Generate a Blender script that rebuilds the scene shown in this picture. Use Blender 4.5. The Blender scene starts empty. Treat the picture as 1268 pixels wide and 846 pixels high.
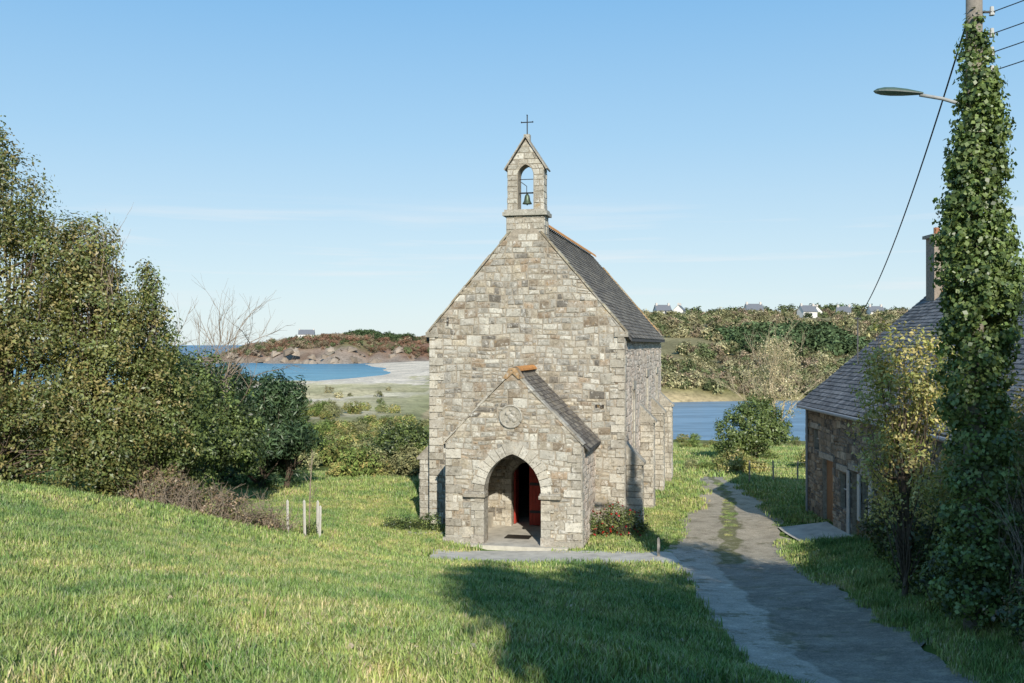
import bpy, math, random
import numpy as np
from mathutils import Vector, noise as mnoise
random.seed(4); rng=np.random.default_rng(7)
D=bpy.data; scene=bpy.context.scene
WL=-13.0   # water level (eye level of the viewer is z=0)

# ------------------------------------------------------------------ materials
def newmat(name):
    m=D.materials.new(name); m.use_nodes=True; nt=m.node_tree; nt.nodes.clear()
    out=nt.nodes.new('ShaderNodeOutputMaterial'); return m,nt,out
def N(nt,t,**kw):
    n=nt.nodes.new(t)
    for k,v in kw.items():
        if k in n.inputs: n.inputs[k].default_value=v
        else: setattr(n,k,v)
    return n
def L(nt,a,b): nt.links.new(a,b)
def ramp(nt,fac,stops):
    r=nt.nodes.new('ShaderNodeValToRGB'); e=r.color_ramp.elements
    while len(e)<len(stops): e.new(0.5)
    for i,(p,c) in enumerate(stops):
        e[i].position=p; e[i].color=(c,c,c,1) if not hasattr(c,'__len__') else (*c,1)
    L(nt,fac,r.inputs[0]); return r.outputs[0]
def noise(nt,vec,scale,detail=4,rough=.6):
    n=nt.nodes.new('ShaderNodeTexNoise'); n.inputs['Scale'].default_value=scale
    n.inputs['Detail'].default_value=detail; n.inputs['Roughness'].default_value=rough
    if vec is not None: L(nt,vec,n.inputs['Vector'])
    return n.outputs['Fac']
def mix(nt,mode,fac,a,b):
    m=nt.nodes.new('ShaderNodeMix'); m.data_type='RGBA'; m.blend_type=mode
    for s,v in ((0,fac),(6,a),(7,b)):
        if hasattr(v,'is_linked') or hasattr(v,'links'): L(nt,v,m.inputs[s])
        elif s==0: m.inputs[0].default_value=v
        else: m.inputs[s].default_value=(*v,1)
    return m.outputs[2]

def leaf_mat(name,trans=.3,gloss=.04,rand=.25):
    m,nt,out=newmat(name)
    a=N(nt,'ShaderNodeAttribute',attribute_name='col')
    oi=nt.nodes.new('ShaderNodeObjectInfo')
    mr=nt.nodes.new('ShaderNodeMapRange'); mr.inputs[3].default_value=1-rand; mr.inputs[4].default_value=1+rand
    L(nt,oi.outputs['Random'],mr.inputs[0])
    c=mix(nt,'MULTIPLY',1.0,a.outputs['Color'],mr.outputs[0])
    d=nt.nodes.new('ShaderNodeBsdfDiffuse'); L(nt,c,d.inputs[0]); res=d.outputs[0]
    if trans>0:
        t=nt.nodes.new('ShaderNodeBsdfTranslucent'); c2=mix(nt,'MULTIPLY',1.0,c,(1.25,1.2,.6)); L(nt,c2,t.inputs[0])
        m1=nt.nodes.new('ShaderNodeMixShader'); m1.inputs[0].default_value=trans
        L(nt,res,m1.inputs[1]); L(nt,t.outputs[0],m1.inputs[2]); res=m1.outputs[0]
    if gloss>0:
        g=nt.nodes.new('ShaderNodeBsdfGlossy'); g.inputs['Roughness'].default_value=.45; g.inputs['Color'].default_value=(1,1,1,1)
        m2=nt.nodes.new('ShaderNodeMixShader'); m2.inputs[0].default_value=gloss
        L(nt,res,m2.inputs[1]); L(nt,g.outputs[0],m2.inputs[2]); res=m2.outputs[0]
    L(nt,res,out.inputs[0]); return m
LEAF=leaf_mat('leaves',.25,.04); FAR_LEAF=leaf_mat('far_leaves',0,.0,.35)

def grass_mat():
    m,nt,out=newmat('grass_blades')
    a=N(nt,'ShaderNodeAttribute',attribute_name='col')
    geo=nt.nodes.new('ShaderNodeNewGeometry')
    n1=noise(nt,geo.outputs['Position'],.33,5,.7); n2=noise(nt,geo.outputs['Position'],1.7,4,.7)
    v=ramp(nt,n1,[(.32,(.55,.72,.75)),(.48,(1,1,1)),(.64,(1.45,1.17,1.3))])
    v2=ramp(nt,n2,[(.34,(.55,.70,.72)),(.62,(1.22,1.10,1.12))])
    c=mix(nt,'MULTIPLY',1.0,a.outputs['Color'],v); c=mix(nt,'MULTIPLY',1.0,c,v2)
    d=nt.nodes.new('ShaderNodeBsdfDiffuse'); L(nt,c,d.inputs[0]); L(nt,d.outputs[0],out.inputs[0]); return m
GRASS=grass_mat()

def solid(name,col,rough=.8,scale=8,var=.25,bump=.3,attr=False,metal=0,spec=.3,lichen=0,orange=0,bscale=None,bdist=.02,big=0):
    m,nt,out=newmat(name)
    b=nt.nodes.new('ShaderNodeBsdfPrincipled'); b.inputs['Roughness'].default_value=rough; b.inputs['Metallic'].default_value=metal
    b.inputs['Specular IOR Level'].default_value=spec
    tc=nt.nodes.new('ShaderNodeTexCoord'); P=tc.outputs['Object']
    n1=noise(nt,P,scale,6,.65)
    v=ramp(nt,n1,[(.25,1-var*1.6),(.5,1.0),(.75,1+var)])
    base=N(nt,'ShaderNodeAttribute',attribute_name='col').outputs['Color'] if attr else None
    if base is None:
        r=nt.nodes.new('ShaderNodeRGB'); r.outputs[0].default_value=(*col,1); base=r.outputs[0]
    c=mix(nt,'MULTIPLY',1.0,base,v)
    if big: c=mix(nt,'MULTIPLY',1.0,c,ramp(nt,noise(nt,P,big,9,.8),[(.3,.5),(.5,1.0),(.68,1.4)]))
    if lichen:
        l=ramp(nt,noise(nt,P,1.3,8,.78),[(.49,0),(.58,lichen*.85)]); c=mix(nt,'MIX',l,c,(.50,.465,.395))
        l=ramp(nt,noise(nt,P,5.0,6,.78),[(.55,0),(.61,lichen)]); c=mix(nt,'MIX',l,c,(.67,.64,.57))
        mp=nt.nodes.new('ShaderNodeMapping'); mp.inputs['Location'].default_value=(7,3,5); L(nt,P,mp.inputs[0])
        l=ramp(nt,noise(nt,mp.outputs[0],.8,8,.75),[(.52,0),(.64,.5)]); c=mix(nt,'MIX',l,c,(.185,.155,.115))
        l=ramp(nt,noise(nt,mp.outputs[0],9,5,.75),[(.57,0),(.63,.7)]); c=mix(nt,'MIX',l,c,(.10,.09,.07))
    if orange:
        mp=nt.nodes.new('ShaderNodeMapping'); mp.inputs['Location'].default_value=(1,9,2); L(nt,P,mp.inputs[0])
        l=ramp(nt,noise(nt,mp.outputs[0],3.2,6,.75),[(.60,0),(.68,orange)]); c=mix(nt,'MIX',l,c,(.38,.23,.07))
    L(nt,c,b.inputs['Base Color'])
    if bump:
        bn=nt.nodes.new('ShaderNodeBump'); bn.inputs['Strength'].default_value=bump; bn.inputs['Distance'].default_value=bdist
        L(nt,noise(nt,P,bscale or scale*3,6,.7),bn.inputs['Height']); L(nt,bn.outputs[0],b.inputs['Normal'])
    L(nt,b.outputs[0],out.inputs[0]); return m
STONE=solid('rubble_stone',(.3,.3,.3),.95,14,.30,.9,attr=True,lichen=.75,orange=.5,spec=.1,bdist=.035,bscale=22)
GRANITE=solid('dressed_granite',(.3,.3,.3),.9,18,.26,.6,attr=True,lichen=.5,orange=.35,spec=.15)
MORTAR=solid('mortar',(.35,.305,.24),.95,9,.3,.7,spec=.05)
SLATE=solid('slate',(.1,.1,.1),.9,6,.35,.5,attr=True,orange=.45,spec=.12)
TERRA=solid('terracotta',(.58,.27,.09),.9,5,.3,.4)
SCHIST=solid('schist_stone',(.2,.2,.2),.95,10,.35,.7,attr=True,spec=.1)
BARK=solid('bark',(.13,.10,.075),.95,12,.35,.8,spec=.1)
TWIG=solid('twig_bark',(.30,.24,.18),.95,12,.3,.4,spec=.1)
PALE=solid('pale_bark',(.46,.38,.25),.95,12,.3,.4,spec=.1)
ATTR=solid('painted_parts',(.3,.3,.3),.6,10,.12,.15,attr=True)
CONC=solid('concrete_path',(.56,.52,.44),.95,2.2,.22,.4,spec=.1)
METAL=solid('iron',(.06,.06,.06),.5,10,.2,.1,metal=.6)
BRONZE=solid('bronze_bell',(.12,.16,.11),.5,10,.3,.1,metal=.7)

# ------------------------------------------------------------------ mesh builder
class MB:
    def __init__(s): s.v=[];s.f=[];s.c=[]
    def poly(s,pts,col=(.3,.3,.3)):
        i=len(s.v); s.v+= [tuple(p) for p in pts]; s.c+=[col]*len(pts); s.f.append(tuple(range(i,i+len(pts))))
    def box(s,x0,x1,y0,y1,z0,z1,col=(.3,.3,.3)):
        p=[(x0,y0,z0),(x1,y0,z0),(x1,y1,z0),(x0,y1,z0),(x0,y0,z1),(x1,y0,z1),(x1,y1,z1),(x0,y1,z1)]
        i=len(s.v); s.v+=p; s.c+=[col]*8
        for q in ((0,3,2,1),(4,5,6,7),(0,1,5,4),(1,2,6,5),(2,3,7,6),(3,0,4,7)): s.f.append(tuple(i+k for k in q))
    def extrude(s,poly,a,b,axis='y',col=(.3,.3,.3)):
        P=(lambda h,z,t:(h,t,z)) if axis=='y' else (lambda h,z,t:(t,h,z))
        n=len(poly); i=len(s.v)
        s.v+=[P(h,z,a) for h,z in poly]+[P(h,z,b) for h,z in poly]; s.c+=[col]*(2*n)
        s.f.append(tuple(range(i,i+n))); s.f.append(tuple(range(i+2*n-1,i+n-1,-1)))
        for k in range(n): k2=(k+1)%n; s.f.append((i+k2,i+k,i+n+k,i+n+k2))
    def tube(s,pts,rad,sides=6,col=(.3,.3,.3),cap=True):
        pts=[Vector(p) for p in pts]; n=len(pts); i0=len(s.v)
        for k,p in enumerate(pts):
            d=(pts[min(k+1,n-1)]-pts[max(k-1,0)]); d=d.normalized() if d.length>1e-9 else Vector((0,0,1))
            a=d.cross(Vector((0,0,1)) if abs(d.z)<.9 else Vector((1,0,0))).normalized(); b=d.cross(a)
            r=rad[k] if hasattr(rad,'__len__') else rad
            for j in range(sides):
                t=2*math.pi*j/sides; s.v.append(tuple(p+a*(r*math.cos(t))+b*(r*math.sin(t)))); s.c.append(col)
        for k in range(n-1):
            for j in range(sides):
                j2=(j+1)%sides; q=i0+k*sides
                s.f.append((q+j,q+j2,q+sides+j2,q+sides+j))
        if cap:
            s.f.append(tuple(range(i0+sides-1,i0-1,-1))); s.f.append(tuple(range(i0+(n-1)*sides,i0+n*sides)))
    def stone(s,O,U,Nn,q,d0,d1,inset,col,rough=0):
        O=Vector(O);U=Vector(U);Nn=Vector(Nn); cu=sum(p[0] for p in q)/4; cz=sum(p[1] for p in q)/4
        i=len(s.v)
        for (u,z) in q: s.v.append(tuple(O+U*u+Vector((0,0,z))+Nn*d0))
        for (u,z) in q:
            du=inset if u<cu else -inset; dz=inset if z<cz else -inset
            if rough: du*=random.uniform(.5,2.2); dz*=random.uniform(.5,1.6)
            s.v.append(tuple(O+U*(u+du)+Vector((0,0,z+dz))+Nn*(d1+random.uniform(-.004-rough,.004))))
        s.c+=[col]*8
        if rough:
            s.v.append(tuple(O+U*(cu+random.uniform(-.03,.03))+Vector((0,0,cz+random.uniform(-.015,.015)))+Nn*(d1+random.uniform(0,.022)))); s.c.append(col)
            for k in range(4): s.f.append((i+4+k,i+4+(k+1)%4,i+8))
        else: s.f.append((i+4,i+5,i+6,i+7))
        for k in range(4): k2=(k+1)%4; s.f.append((i+k,i+k2,i+4+k2,i+4+k))
    def build(s,name,mat,parent=None,smooth=False):
        me=D.meshes.new(name); me.from_pydata(s.v,[],s.f); me.update()
        at=me.color_attributes.new('col','FLOAT_COLOR','POINT')
        c=np.ones((len(s.v),4),dtype=np.float32); c[:,:3]=np.array(s.c,dtype=np.float32).reshape(-1,3); at.data.foreach_set('color',c.ravel())
        if smooth: me.polygons.foreach_set('use_smooth',[True]*len(me.polygons))
        me.materials.append(mat); o=D.objects.new(name,me); scene.collection.objects.link(o)
        if parent: o.parent=parent
        return o
def empty(name,loc=(0,0,0),rz=0):
    e=D.objects.new(name,None); e.location=loc; e.rotation_euler=(0,0,rz); scene.collection.objects.link(e); return e

def quads(name,V,C,mat,parent=None):
    n=len(V)//4; me=D.meshes.new(name)
    me.vertices.add(4*n); me.vertices.foreach_set('co',V.astype(np.float32).ravel())
    me.loops.add(4*n); me.loops.foreach_set('vertex_index',np.arange(4*n,dtype=np.int32))
    me.polygons.add(n); me.polygons.foreach_set('loop_start',np.arange(0,4*n,4,dtype=np.int32))
    try: me.polygons.foreach_set('loop_total',np.full(n,4,dtype=np.int32))
    except Exception: pass
    me.update(calc_edges=True)
    at=me.color_attributes.new('col','FLOAT_COLOR','POINT'); c=np.ones((4*n,4),dtype=np.float32); c[:,:3]=C; at.data.foreach_set('color',c.ravel())
    me.materials.append(mat); o=D.objects.new(name,me); scene.collection.objects.link(o)
    if parent: o.parent=parent
    return o

# ------------------------------------------------------------------ terrain height
def sst(a,b,x): t=np.clip((x-a)/(b-a),0,1); return t*t*(3-2*t)
RY=[-60,-30,0,7,13.5,19.5,25,30.5,35,40,44,50,58]
RL=[6.5,5.0,3.6,3.30,3.30,3.75,4.2,4.65,5.8,7.0,8.2,9.3,10.4]
RR=[9.5,8.3,7.1,6.6,6.3,7.1,7.8,8.6,9.5,10.4,11.0,11.7,12.3]
RZ=[1.0,-.8,-3.0,-3.9,-4.6,-5.3,-5.95,-6.5,-6.62,-6.75,-6.85,-7.1,-7.6]
cp=[]
for y,l,r,z in zip(RY,RL,RR,RZ): cp+=[(l,y,z),(r,y,z),((l+r)/2,y,z)]
cp+=[(-3.6,7,-2.38),(-1.9,7.2,-2.42),(-.2,7.5,-2.55),(1.6,9,-3.06),(2.5,12,-3.95),(-6.3,10,-2.7),
 (-5.6,13,-3.09),(-4.1,15,-3.56),(-2.2,20,-4.75),(.9,17,-4.6),(2.6,19.5,-5.05),(1.0,25,-5.75),(-2.5,26,-5.85),
 (-13.4,26,-3.75),(-10.5,28,-4.54),(-7.9,31,-5.66),(-18,24,-3.0),(-25,25,-2.3),(-12,15,-2.75),(-20,10,-1.7),
 (-2.3,30.5,-6.5),(1,30,-6.5),(-2,33,-6.6),(3.5,33,-6.6),(5.5,38,-6.65),(-4,36,-6.6),(-5.5,40,-6.6),(0,45,-6.7),(6.5,50,-7.0),
 (-11.8,48,-6.75),(-5.3,44,-6.6),(-15,38,-5.9),(-22,40,-5.4),(-25,60,-8),(-10,60,-7.8),(3,62,-7.9),(15,62,-8.2),(30,60,-7.5),
 (0,0,-1.65),(-10,0,-1.5),(-20,0,-1.2),(0,-10,-1.3),(-10,-30,-.5),(-30,-30,0),(-40,30,-1),(-40,0,-.5),
 (7.4,13,-4.35),(9,15,-4.2),(9.6,22,-5.0),(11,30,-6.1),(11,38,-6.3),(15,20,-4.5),(20,30,-5.5),(25,0,-1.5),(12,0,-2.4),(30,-30,1),(40,30,-5),(22,45,-7)]
cp=np.array(cp,float); XY=cp[:,:2]
def kern(r): return np.where(r>0,r*r*np.log(r+1e-9),0)
K=kern(np.linalg.norm(XY[:,None]-XY[None],axis=2))+np.eye(len(cp))*1.5
A=np.block([[K,np.ones((len(cp),1)),XY],[np.ones((1,len(cp))),np.zeros((1,3))],[XY.T,np.zeros((2,3))]])
W=np.linalg.solve(A,np.concatenate([cp[:,2],[0,0,0]]))
def near_h(x,y):
    x=np.clip(x,-45,45); y=np.clip(y,-60,66); z=W[-3]+W[-2]*x+W[-1]*y
    for i in range(len(cp)):
        z=z+W[i]*kern(np.hypot(x-XY[i,0],y-XY[i,1]))
    return z
SY=[0,150,240,290,334,400,450,600,680,720,1000,1300,2000,4000]; SX=[-600,-400,-230,-95,-72,-56,-56,-80,-100,-60,-40,0,200,600]
def wob(x,y,s,a=0): return (np.sin(x*s+1.3+a)*np.cos(y*s*.83+.7*a)+.5*np.sin(x*s*2.1-y*s*1.7+a)+.3*np.sin(x*s*4.3+y*s*3.9+2*a))/1.8
def headland(x,y):
    hx=np.interp(x,[-250,-235,-215,-190,-155,-120,-90,-60,0,150,400],[0,3,9,15,19,20.5,18,17,22,24,20])
    y0=700+14*np.sin(x*.06)+8*np.sin(x*.17)+6*np.sin(x*.41)
    return hx*(.45*np.clip((y-y0)/14,0,1)+.55*sst(0,1,(y-y0)/90))*(1-sst(900,1050,y)) + 1.4*wob(x,y,.09)*sst(700,760,y)*(hx>1)
def far_h(x,y):
    s=x-np.interp(y,SY,SX)+6*wob(x,y,.03)
    z=np.where(s>0,WL+2.7*np.clip(s/60,0,1)**.8,WL+s*.06)
    z=np.maximum(z,WL-5)
    z=z+np.where(s>20,.6*wob(x,y,.08)+.35*wob(x,y,.23,2),0)
    hill=23.5*sst(222,480,y)**.85*sst(-35,70,x)*(1+.10*wob(x,y,.012,1)+.03*wob(x,y,.05,2))
    z=z+hill-np.clip((y-520)*.02,0,25)*sst(-35,70,x)
    z=np.maximum(z,np.where(y>640,WL-1+headland(x,y),-99))
    q=((np.abs(x-95)/100)**4+(np.abs(y-172+3*np.sin(x*.07))/57)**4)**.25
    z=np.where(q<1.25,np.minimum(z,WL+(q-1)*26),z)
    return np.maximum(z,WL-5)
def H0(x,y):
    x=np.asarray(x,float); y=np.asarray(y,float)
    n=near_h(x,y); f=far_h(x,y)
    mid=-7.9-2.9*np.clip((y-60)/50,0,1)
    w=sst(55,75,y); w2=sst(85,125,y)
    side=sst(38,60,np.abs(x)); n=n*(1-side)+side*(-5-3*sst(0,60,y)+ (x<0)*3*(1-sst(0,60,y)))
    a=n*(1-w)+mid*w
    return a*(1-w2)+np.where((y>80),f,a)*w2
def road_in(x,y,m=0):
    return (x>np.interp(y,RY,RL)-m)&(x<np.interp(y,RY,RR)+m)&(y<57)
def path_in(x,y,m=0):
    return ((x>-2.5-m)&(x<5.2)&(y>29.1+.06*np.abs(x-1)-m)&(y<31.7-.12*np.clip(x-1.5,0,4)+m*.5))|((x>-1.1-m)&(x<1.2+m)&(y>31)&(y<33.3))
def Hs(x,y): return float(H0(np.array([x]),np.array([y]))[0])

gx=np.concatenate([-30-np.geomspace(.5,1500,70)[::-1],np.arange(-30,30.01,.4),30+np.geomspace(.5,1500,75)])
gy=np.concatenate([np.array([-400,-150,-80,-60,-50]),np.arange(-42,62,.42),62+np.geomspace(.5,3000,260)])
X,Y=np.meshgrid(gx,gy); Z=H0(X,Y)
inr=road_in(X,Y,-.15)|path_in(X,Y)
Zt=Z-np.where(inr,.07,0)
col=np.zeros(X.shape+(3,)); col[:]=(.10,.15,.035)
def put(mask,c,w=1.0):
    m=(np.clip(mask,0,1)*w)[...,None]; col[:]=col*(1-m)+np.array(c)*m
put(sst(58,80,Y),(.20,.21,.08))
nz=wob(X,Y,.05)+.4*wob(X,Y,.21,3)
dune=sst(110,160,Y)*(1-sst(-40,0,X))
put(dune,(.66,.56,.34)); put(dune*sst(.2,.5,nz),(.40,.36,.18),.7); put(dune*(nz<-.2),(.74,.63,.46),.9)
beach=(Z<WL+2.6)*(Y>230)*(X<20); put(beach,(.76,.64,.49))
hill=sst(225,250,Y)*sst(-30,30,X); put(hill,(.24,.21,.11)); put(hill*sst(.2,.7,wob(X,Y,.03,5)),(.38,.33,.18),.8)
lk=((np.abs(X-95)/100)**4+(np.abs(Y-172)/57)**4)**.25
put((lk>.9)*(lk<1.09)*1.0,(.46,.36,.20))
hd=(Y>675)*(X<60)*1.0; put(hd*(Z>WL+2),(.26,.15,.095)); put(hd*(Z>-4)*sst(-.1,.5,nz),(.21,.20,.09),.8)
gz=np.gradient(Z,axis=0)/np.maximum(np.gradient(Y,axis=0),.1)
put(hd*sst(.18,.35,np.abs(gz))*(Z>WL+.5),(.33,.26,.20)); put(hd*(Z<WL+2)*(Z>WL-2),(.40,.33,.26))
nv=X.size; ny,nx=X.shape
me=D.meshes.new('ground'); V=np.stack([X,Y,Zt],-1).reshape(-1,3)
idx=np.arange(nv).reshape(ny,nx); F=np.stack([idx[:-1,:-1],idx[:-1,1:],idx[1:,1:],idx[1:,:-1]],-1).reshape(-1,4)
me.from_pydata(V.tolist(),[],F.tolist()); me.update()
at=me.color_attributes.new('col','FLOAT_COLOR','POINT'); c4=np.ones((nv,4),np.float32); c4[:,:3]=col.reshape(-1,3); at.data.foreach_set('color',c4.ravel())
me.polygons.foreach_set('use_smooth',[True]*len(me.polygons))
GROUND=solid('ground_soil_turf',(.1,.1,.1),1,.9,.3,.6,attr=True,spec=.05,bscale=4,bdist=.08,big=.07)
me.materials.append(GROUND); g=D.objects.new('ground',me); scene.collection.objects.link(g)

# ------------------------------------------------------------------ water
def water(name,pts,deep,shallow,rip):
    m,nt,out=newmat(name+'_water'); tc=nt.nodes.new('ShaderNodeTexCoord')
    b=nt.nodes.new('ShaderNodeBsdfDiffuse'); gl=nt.nodes.new('ShaderNodeBsdfGlossy'); gl.inputs['Roughness'].default_value=.18
    mp=nt.nodes.new('ShaderNodeMapping'); mp.inputs['Scale'].default_value=(.35,1,1); L(nt,tc.outputs['Object'],mp.inputs[0])
    n=noise(nt,mp.outputs[0],rip,5,.6)
    sep=nt.nodes.new('ShaderNodeSeparateXYZ'); L(nt,tc.outputs['Object'],sep.inputs[0])
    mr=nt.nodes.new('ShaderNodeMapRange'); mr.inputs[1].default_value=330; mr.inputs[2].default_value=900; L(nt,sep.outputs[1],mr.inputs[0])
    c=mix(nt,'MIX',mr.outputs[0],shallow,deep)
    c=mix(nt,'MULTIPLY',1.0,c,ramp(nt,noise(nt,mp.outputs[0],rip*.15,6,.7),[(.3,.7),(.7,1.3)]))
    L(nt,c,b.inputs[0])
    bp=nt.nodes.new('ShaderNodeBump'); bp.inputs['Strength'].default_value=.7; bp.inputs['Distance'].default_value=.3; L(nt,n,bp.inputs['Height'])
    L(nt,bp.outputs[0],gl.inputs['Normal'])
    mx=nt.nodes.new('ShaderNodeMixShader'); mx.inputs[0].default_value=.32
    L(nt,b.outputs[0],mx.inputs[1]); L(nt,gl.outputs[0],mx.inputs[2]); L(nt,mx.outputs[0],out.inputs[0])
    mb=MB(); mb.poly(pts); return mb.build(name,m)
water('sea',[(-30000,150,WL),(-30000,30000,WL),(30000,30000,WL),(30000,720,WL),(0,720,WL),(-12,560,WL),(-30,300,WL),(-60,150,WL)],(.05,.22,.38),(.17,.40,.48),.5)
water('lake',[(-20,100,WL),(210,100,WL),(210,245,WL),(-20,245,WL)],(.21,.33,.43),(.21,.33,.43),1.2)

# ------------------------------------------------------------------ road / path
def road_mat():
    m,nt,out=newmat('worn_asphalt'); tc=nt.nodes.new('ShaderNodeTexCoord'); P=tc.outputs['Object']
    b=nt.nodes.new('ShaderNodeBsdfPrincipled'); b.inputs['Roughness'].default_value=1; b.inputs['Specular IOR Level'].default_value=.03
    a=N(nt,'ShaderNodeAttribute',attribute_name='col').outputs['Color']
    c=mix(nt,'MULTIPLY',1.0,a,ramp(nt,noise(nt,P,1.4,8,.75),[(.3,.6),(.55,1.0),(.75,1.4)]))
    c=mix(nt,'MULTIPLY',1.0,c,ramp(nt,noise(nt,P,30,4,.8),[(.3,.55),(.7,1.4)]))
    vo=nt.nodes.new('ShaderNodeTexVoronoi'); vo.feature='DISTANCE_TO_EDGE'; vo.inputs['Scale'].default_value=.55
    mp=nt.nodes.new('ShaderNodeVectorMath'); mp.operation='ADD'; L(nt,P,mp.inputs[0])
    nn=nt.nodes.new('ShaderNodeTexNoise'); nn.inputs['Scale'].default_value=1.5; nn.inputs['Detail'].default_value=6; L(nt,P,nn.inputs['Vector']); L(nt,nn.outputs['Color'],mp.inputs[1])
    L(nt,mp.outputs[0],vo.inputs['Vector'])
    c=mix(nt,'MULTIPLY',1.0,c,ramp(nt,vo.outputs['Distance'],[(0,.75),(.01,1.0)]))
    gr=ramp(nt,noise(nt,P,.9,8,.78),[(.54,0),(.61,.75)]); c=mix(nt,'MIX',gr,c,(.19,.175,.10))
    gr=ramp(nt,noise(nt,P,3.1,6,.75),[(.54,0),(.61,.65)]); c=mix(nt,'MIX',gr,c,(.48,.42,.32))
    L(nt,c,b.inputs['Base Color'])
    bp=nt.nodes.new('ShaderNodeBump'); bp.inputs['Strength'].default_value=.9; bp.inputs['Distance'].default_value=.04; L(nt,noise(nt,P,18,6,.75),bp.inputs['Height']); L(nt,bp.outputs[0],b.inputs['Normal'])
    L(nt,b.outputs[0],out.inputs[0]); return m
ROAD=road_mat()
def drape(name,ys,xl,xr,colf,mat,lift=.004,nu=14):
    vs=[];fs=[];cs=[]
    for i,y in enumerate(ys):
        a,b=xl(y),xr(y)
        a+=.12*math.sin(y*2.3)+.07*math.sin(y*5.1); b+=.14*math.sin(y*1.9+1)+.08*math.sin(y*4.7)
        for j in range(nu+1):
            t=j/nu; x=a+(b-a)*t; vs.append((x,y)); cs.append(colf(t,y))
    P=np.array(vs); z=H0(P[:,0],P[:,1])+lift
    for i in range(len(ys)-1):
        for j in range(nu): k=i*(nu+1)+j; fs.append((k,k+1,k+nu+2,k+nu+1))
    mb=MB(); mb.v=[(p[0],p[1],zz) for p,zz in zip(vs,z)]; mb.c=cs; mb.f=fs; return mb.build(name,mat,smooth=True)
def rc(t,y):
    if t<.36 and y<32: return (.56,.51,.43)
    if y<29: return (.33,.30,.25)
    return (.50,.43,.32) if not (.42<t<.58) else (.24,.23,.12)
drape('road',np.arange(-40,57,.3),lambda y:float(np.interp(y,RY,RL)),lambda y:float(np.interp(y,RY,RR)),rc,ROAD,nu=40)
mb=MB(); xs=np.arange(-2.5,5.2,.25)
for i in range(len(xs)-1):
    y0f=lambda x:29.1+.06*abs(x-1)+.05*math.sin(x*4); y1f=lambda x:31.9-.12*min(max(x-1.5,0),4)
    for k in range(8):
        q=[]
        for x,t in ((xs[i],k/8),(xs[i+1],k/8),(xs[i+1],(k+1)/8),(xs[i],(k+1)/8)):
            y=y0f(x)*(1-t)+y1f(x)*t; q.append((x,y,Hs(x,y)+.014))
        mb.poly(q)
mb.build('footpath',CONC)
mb=MB()
for i in range(8):
    q0=9.5+i*.22
    for k in range(6):
        y0=32.6+k*.5
        mb.poly([(x,y,Hs(x,y)+.05) for x,y in ((q0,y0),(q0+.22,y0),(q0+.22,y0+.5),(q0,y0+.5))])
mb.build('concrete_apron',CONC)

# ------------------------------------------------------------------ foliage helpers
def rv(n):
    v=rng.normal(size=(n,3)); return v/np.linalg.norm(v,axis=1)[:,None]
def foliage(blobs,n_clump,per,size,cr,pal,gap=0.0,shell=.5,gs=.5,up=.25,aspect=.5):
    B=np.array(blobs,float); vol=(B[:,3]*B[:,4]*B[:,5])**(2/3); p=vol/vol.sum()
    k=rng.choice(len(B),n_clump,p=p); d=rv(n_clump); rr=shell+(1-shell)*rng.random(n_clump)**.7
    wobble=1+.22*np.sin(d[:,0]*5+k)*np.cos(d[:,2]*6+d[:,1]*4+k*2)
    C=B[k,:3]+d*B[k,3:6]*(rr*wobble)[:,None]
    if gap>0:
        keep=np.array([mnoise.noise(Vector(c)*gs)>gap-.5 for c in C]); C=C[keep]; d=d[keep]
    n=len(C); pal=np.array(pal); ci=rng.integers(0,len(pal),n)
    cc=pal[ci]*(.65+.7*rng.random(n))[:,None]
    C=np.repeat(C,per,0); dd=np.repeat(d,per,0); cc=np.repeat(cc,per,0); m=len(C)
    off=rv(m)*(rng.random(m)**.6*cr)[:,None]; P=C+off
    nn=dd*.5+off/cr*.6+rv(m)*.6+np.array([0,0,up]); nn/=np.linalg.norm(nn,axis=1)[:,None]
    t=np.cross(nn,rv(m)); t/=np.linalg.norm(t,axis=1)[:,None]; b=np.cross(nn,t)
    sz=size*(.6+.8*rng.random(m))[:,None]
    V=np.stack([P-t*sz*.5,P+b*sz*aspect*.5+nn*sz*.08,P+t*sz*.5,P-b*sz*aspect*.5+nn*sz*.08],1).reshape(-1,3)
    cc=cc*(.8+.4*rng.random(m))[:,None]
    return V,np.repeat(cc,4,0)
def limbs(mb,base,blobs,n,r0,top=.75):
    base=Vector(base); B=blobs; tz=max(b[2] for b in B); cx=sum(b[0] for b in B)/len(B); cy=sum(b[1] for b in B)/len(B)
    T=Vector((cx,cy,base.z+(tz-base.z)*top)); tr=[]
    for i in range(8):
        t=i/7; p=base.lerp(T,t)+Vector((math.sin(t*5+base.x)*.12,math.cos(t*4+base.y)*.12,0)); tr.append(p)
    mb.tube(tr,[r0*(1-.8*i/7)+.01 for i in range(8)],8)
    for i in range(n):
        b=B[i%len(B)]; d=Vector(rv(1)[0]); e=Vector((b[0]+d.x*b[3]*.9,b[1]+d.y*b[4]*.9,b[2]+abs(d.z)*b[5]*.9))
        s0=tr[random.randint(1,6)]; 
        if s0.z>e.z-.2: s0=tr[1]
        pts=[s0.lerp(e,t)+Vector((0,0,-.25*math.sin(t*3.14)))+Vector(rv(1)[0])*.08*(t>0) for t in (0,.25,.5,.75,1)]
        r=r0*.35; mb.tube(pts,[r,r*.7,r*.5,r*.3,r*.12],5)
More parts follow.
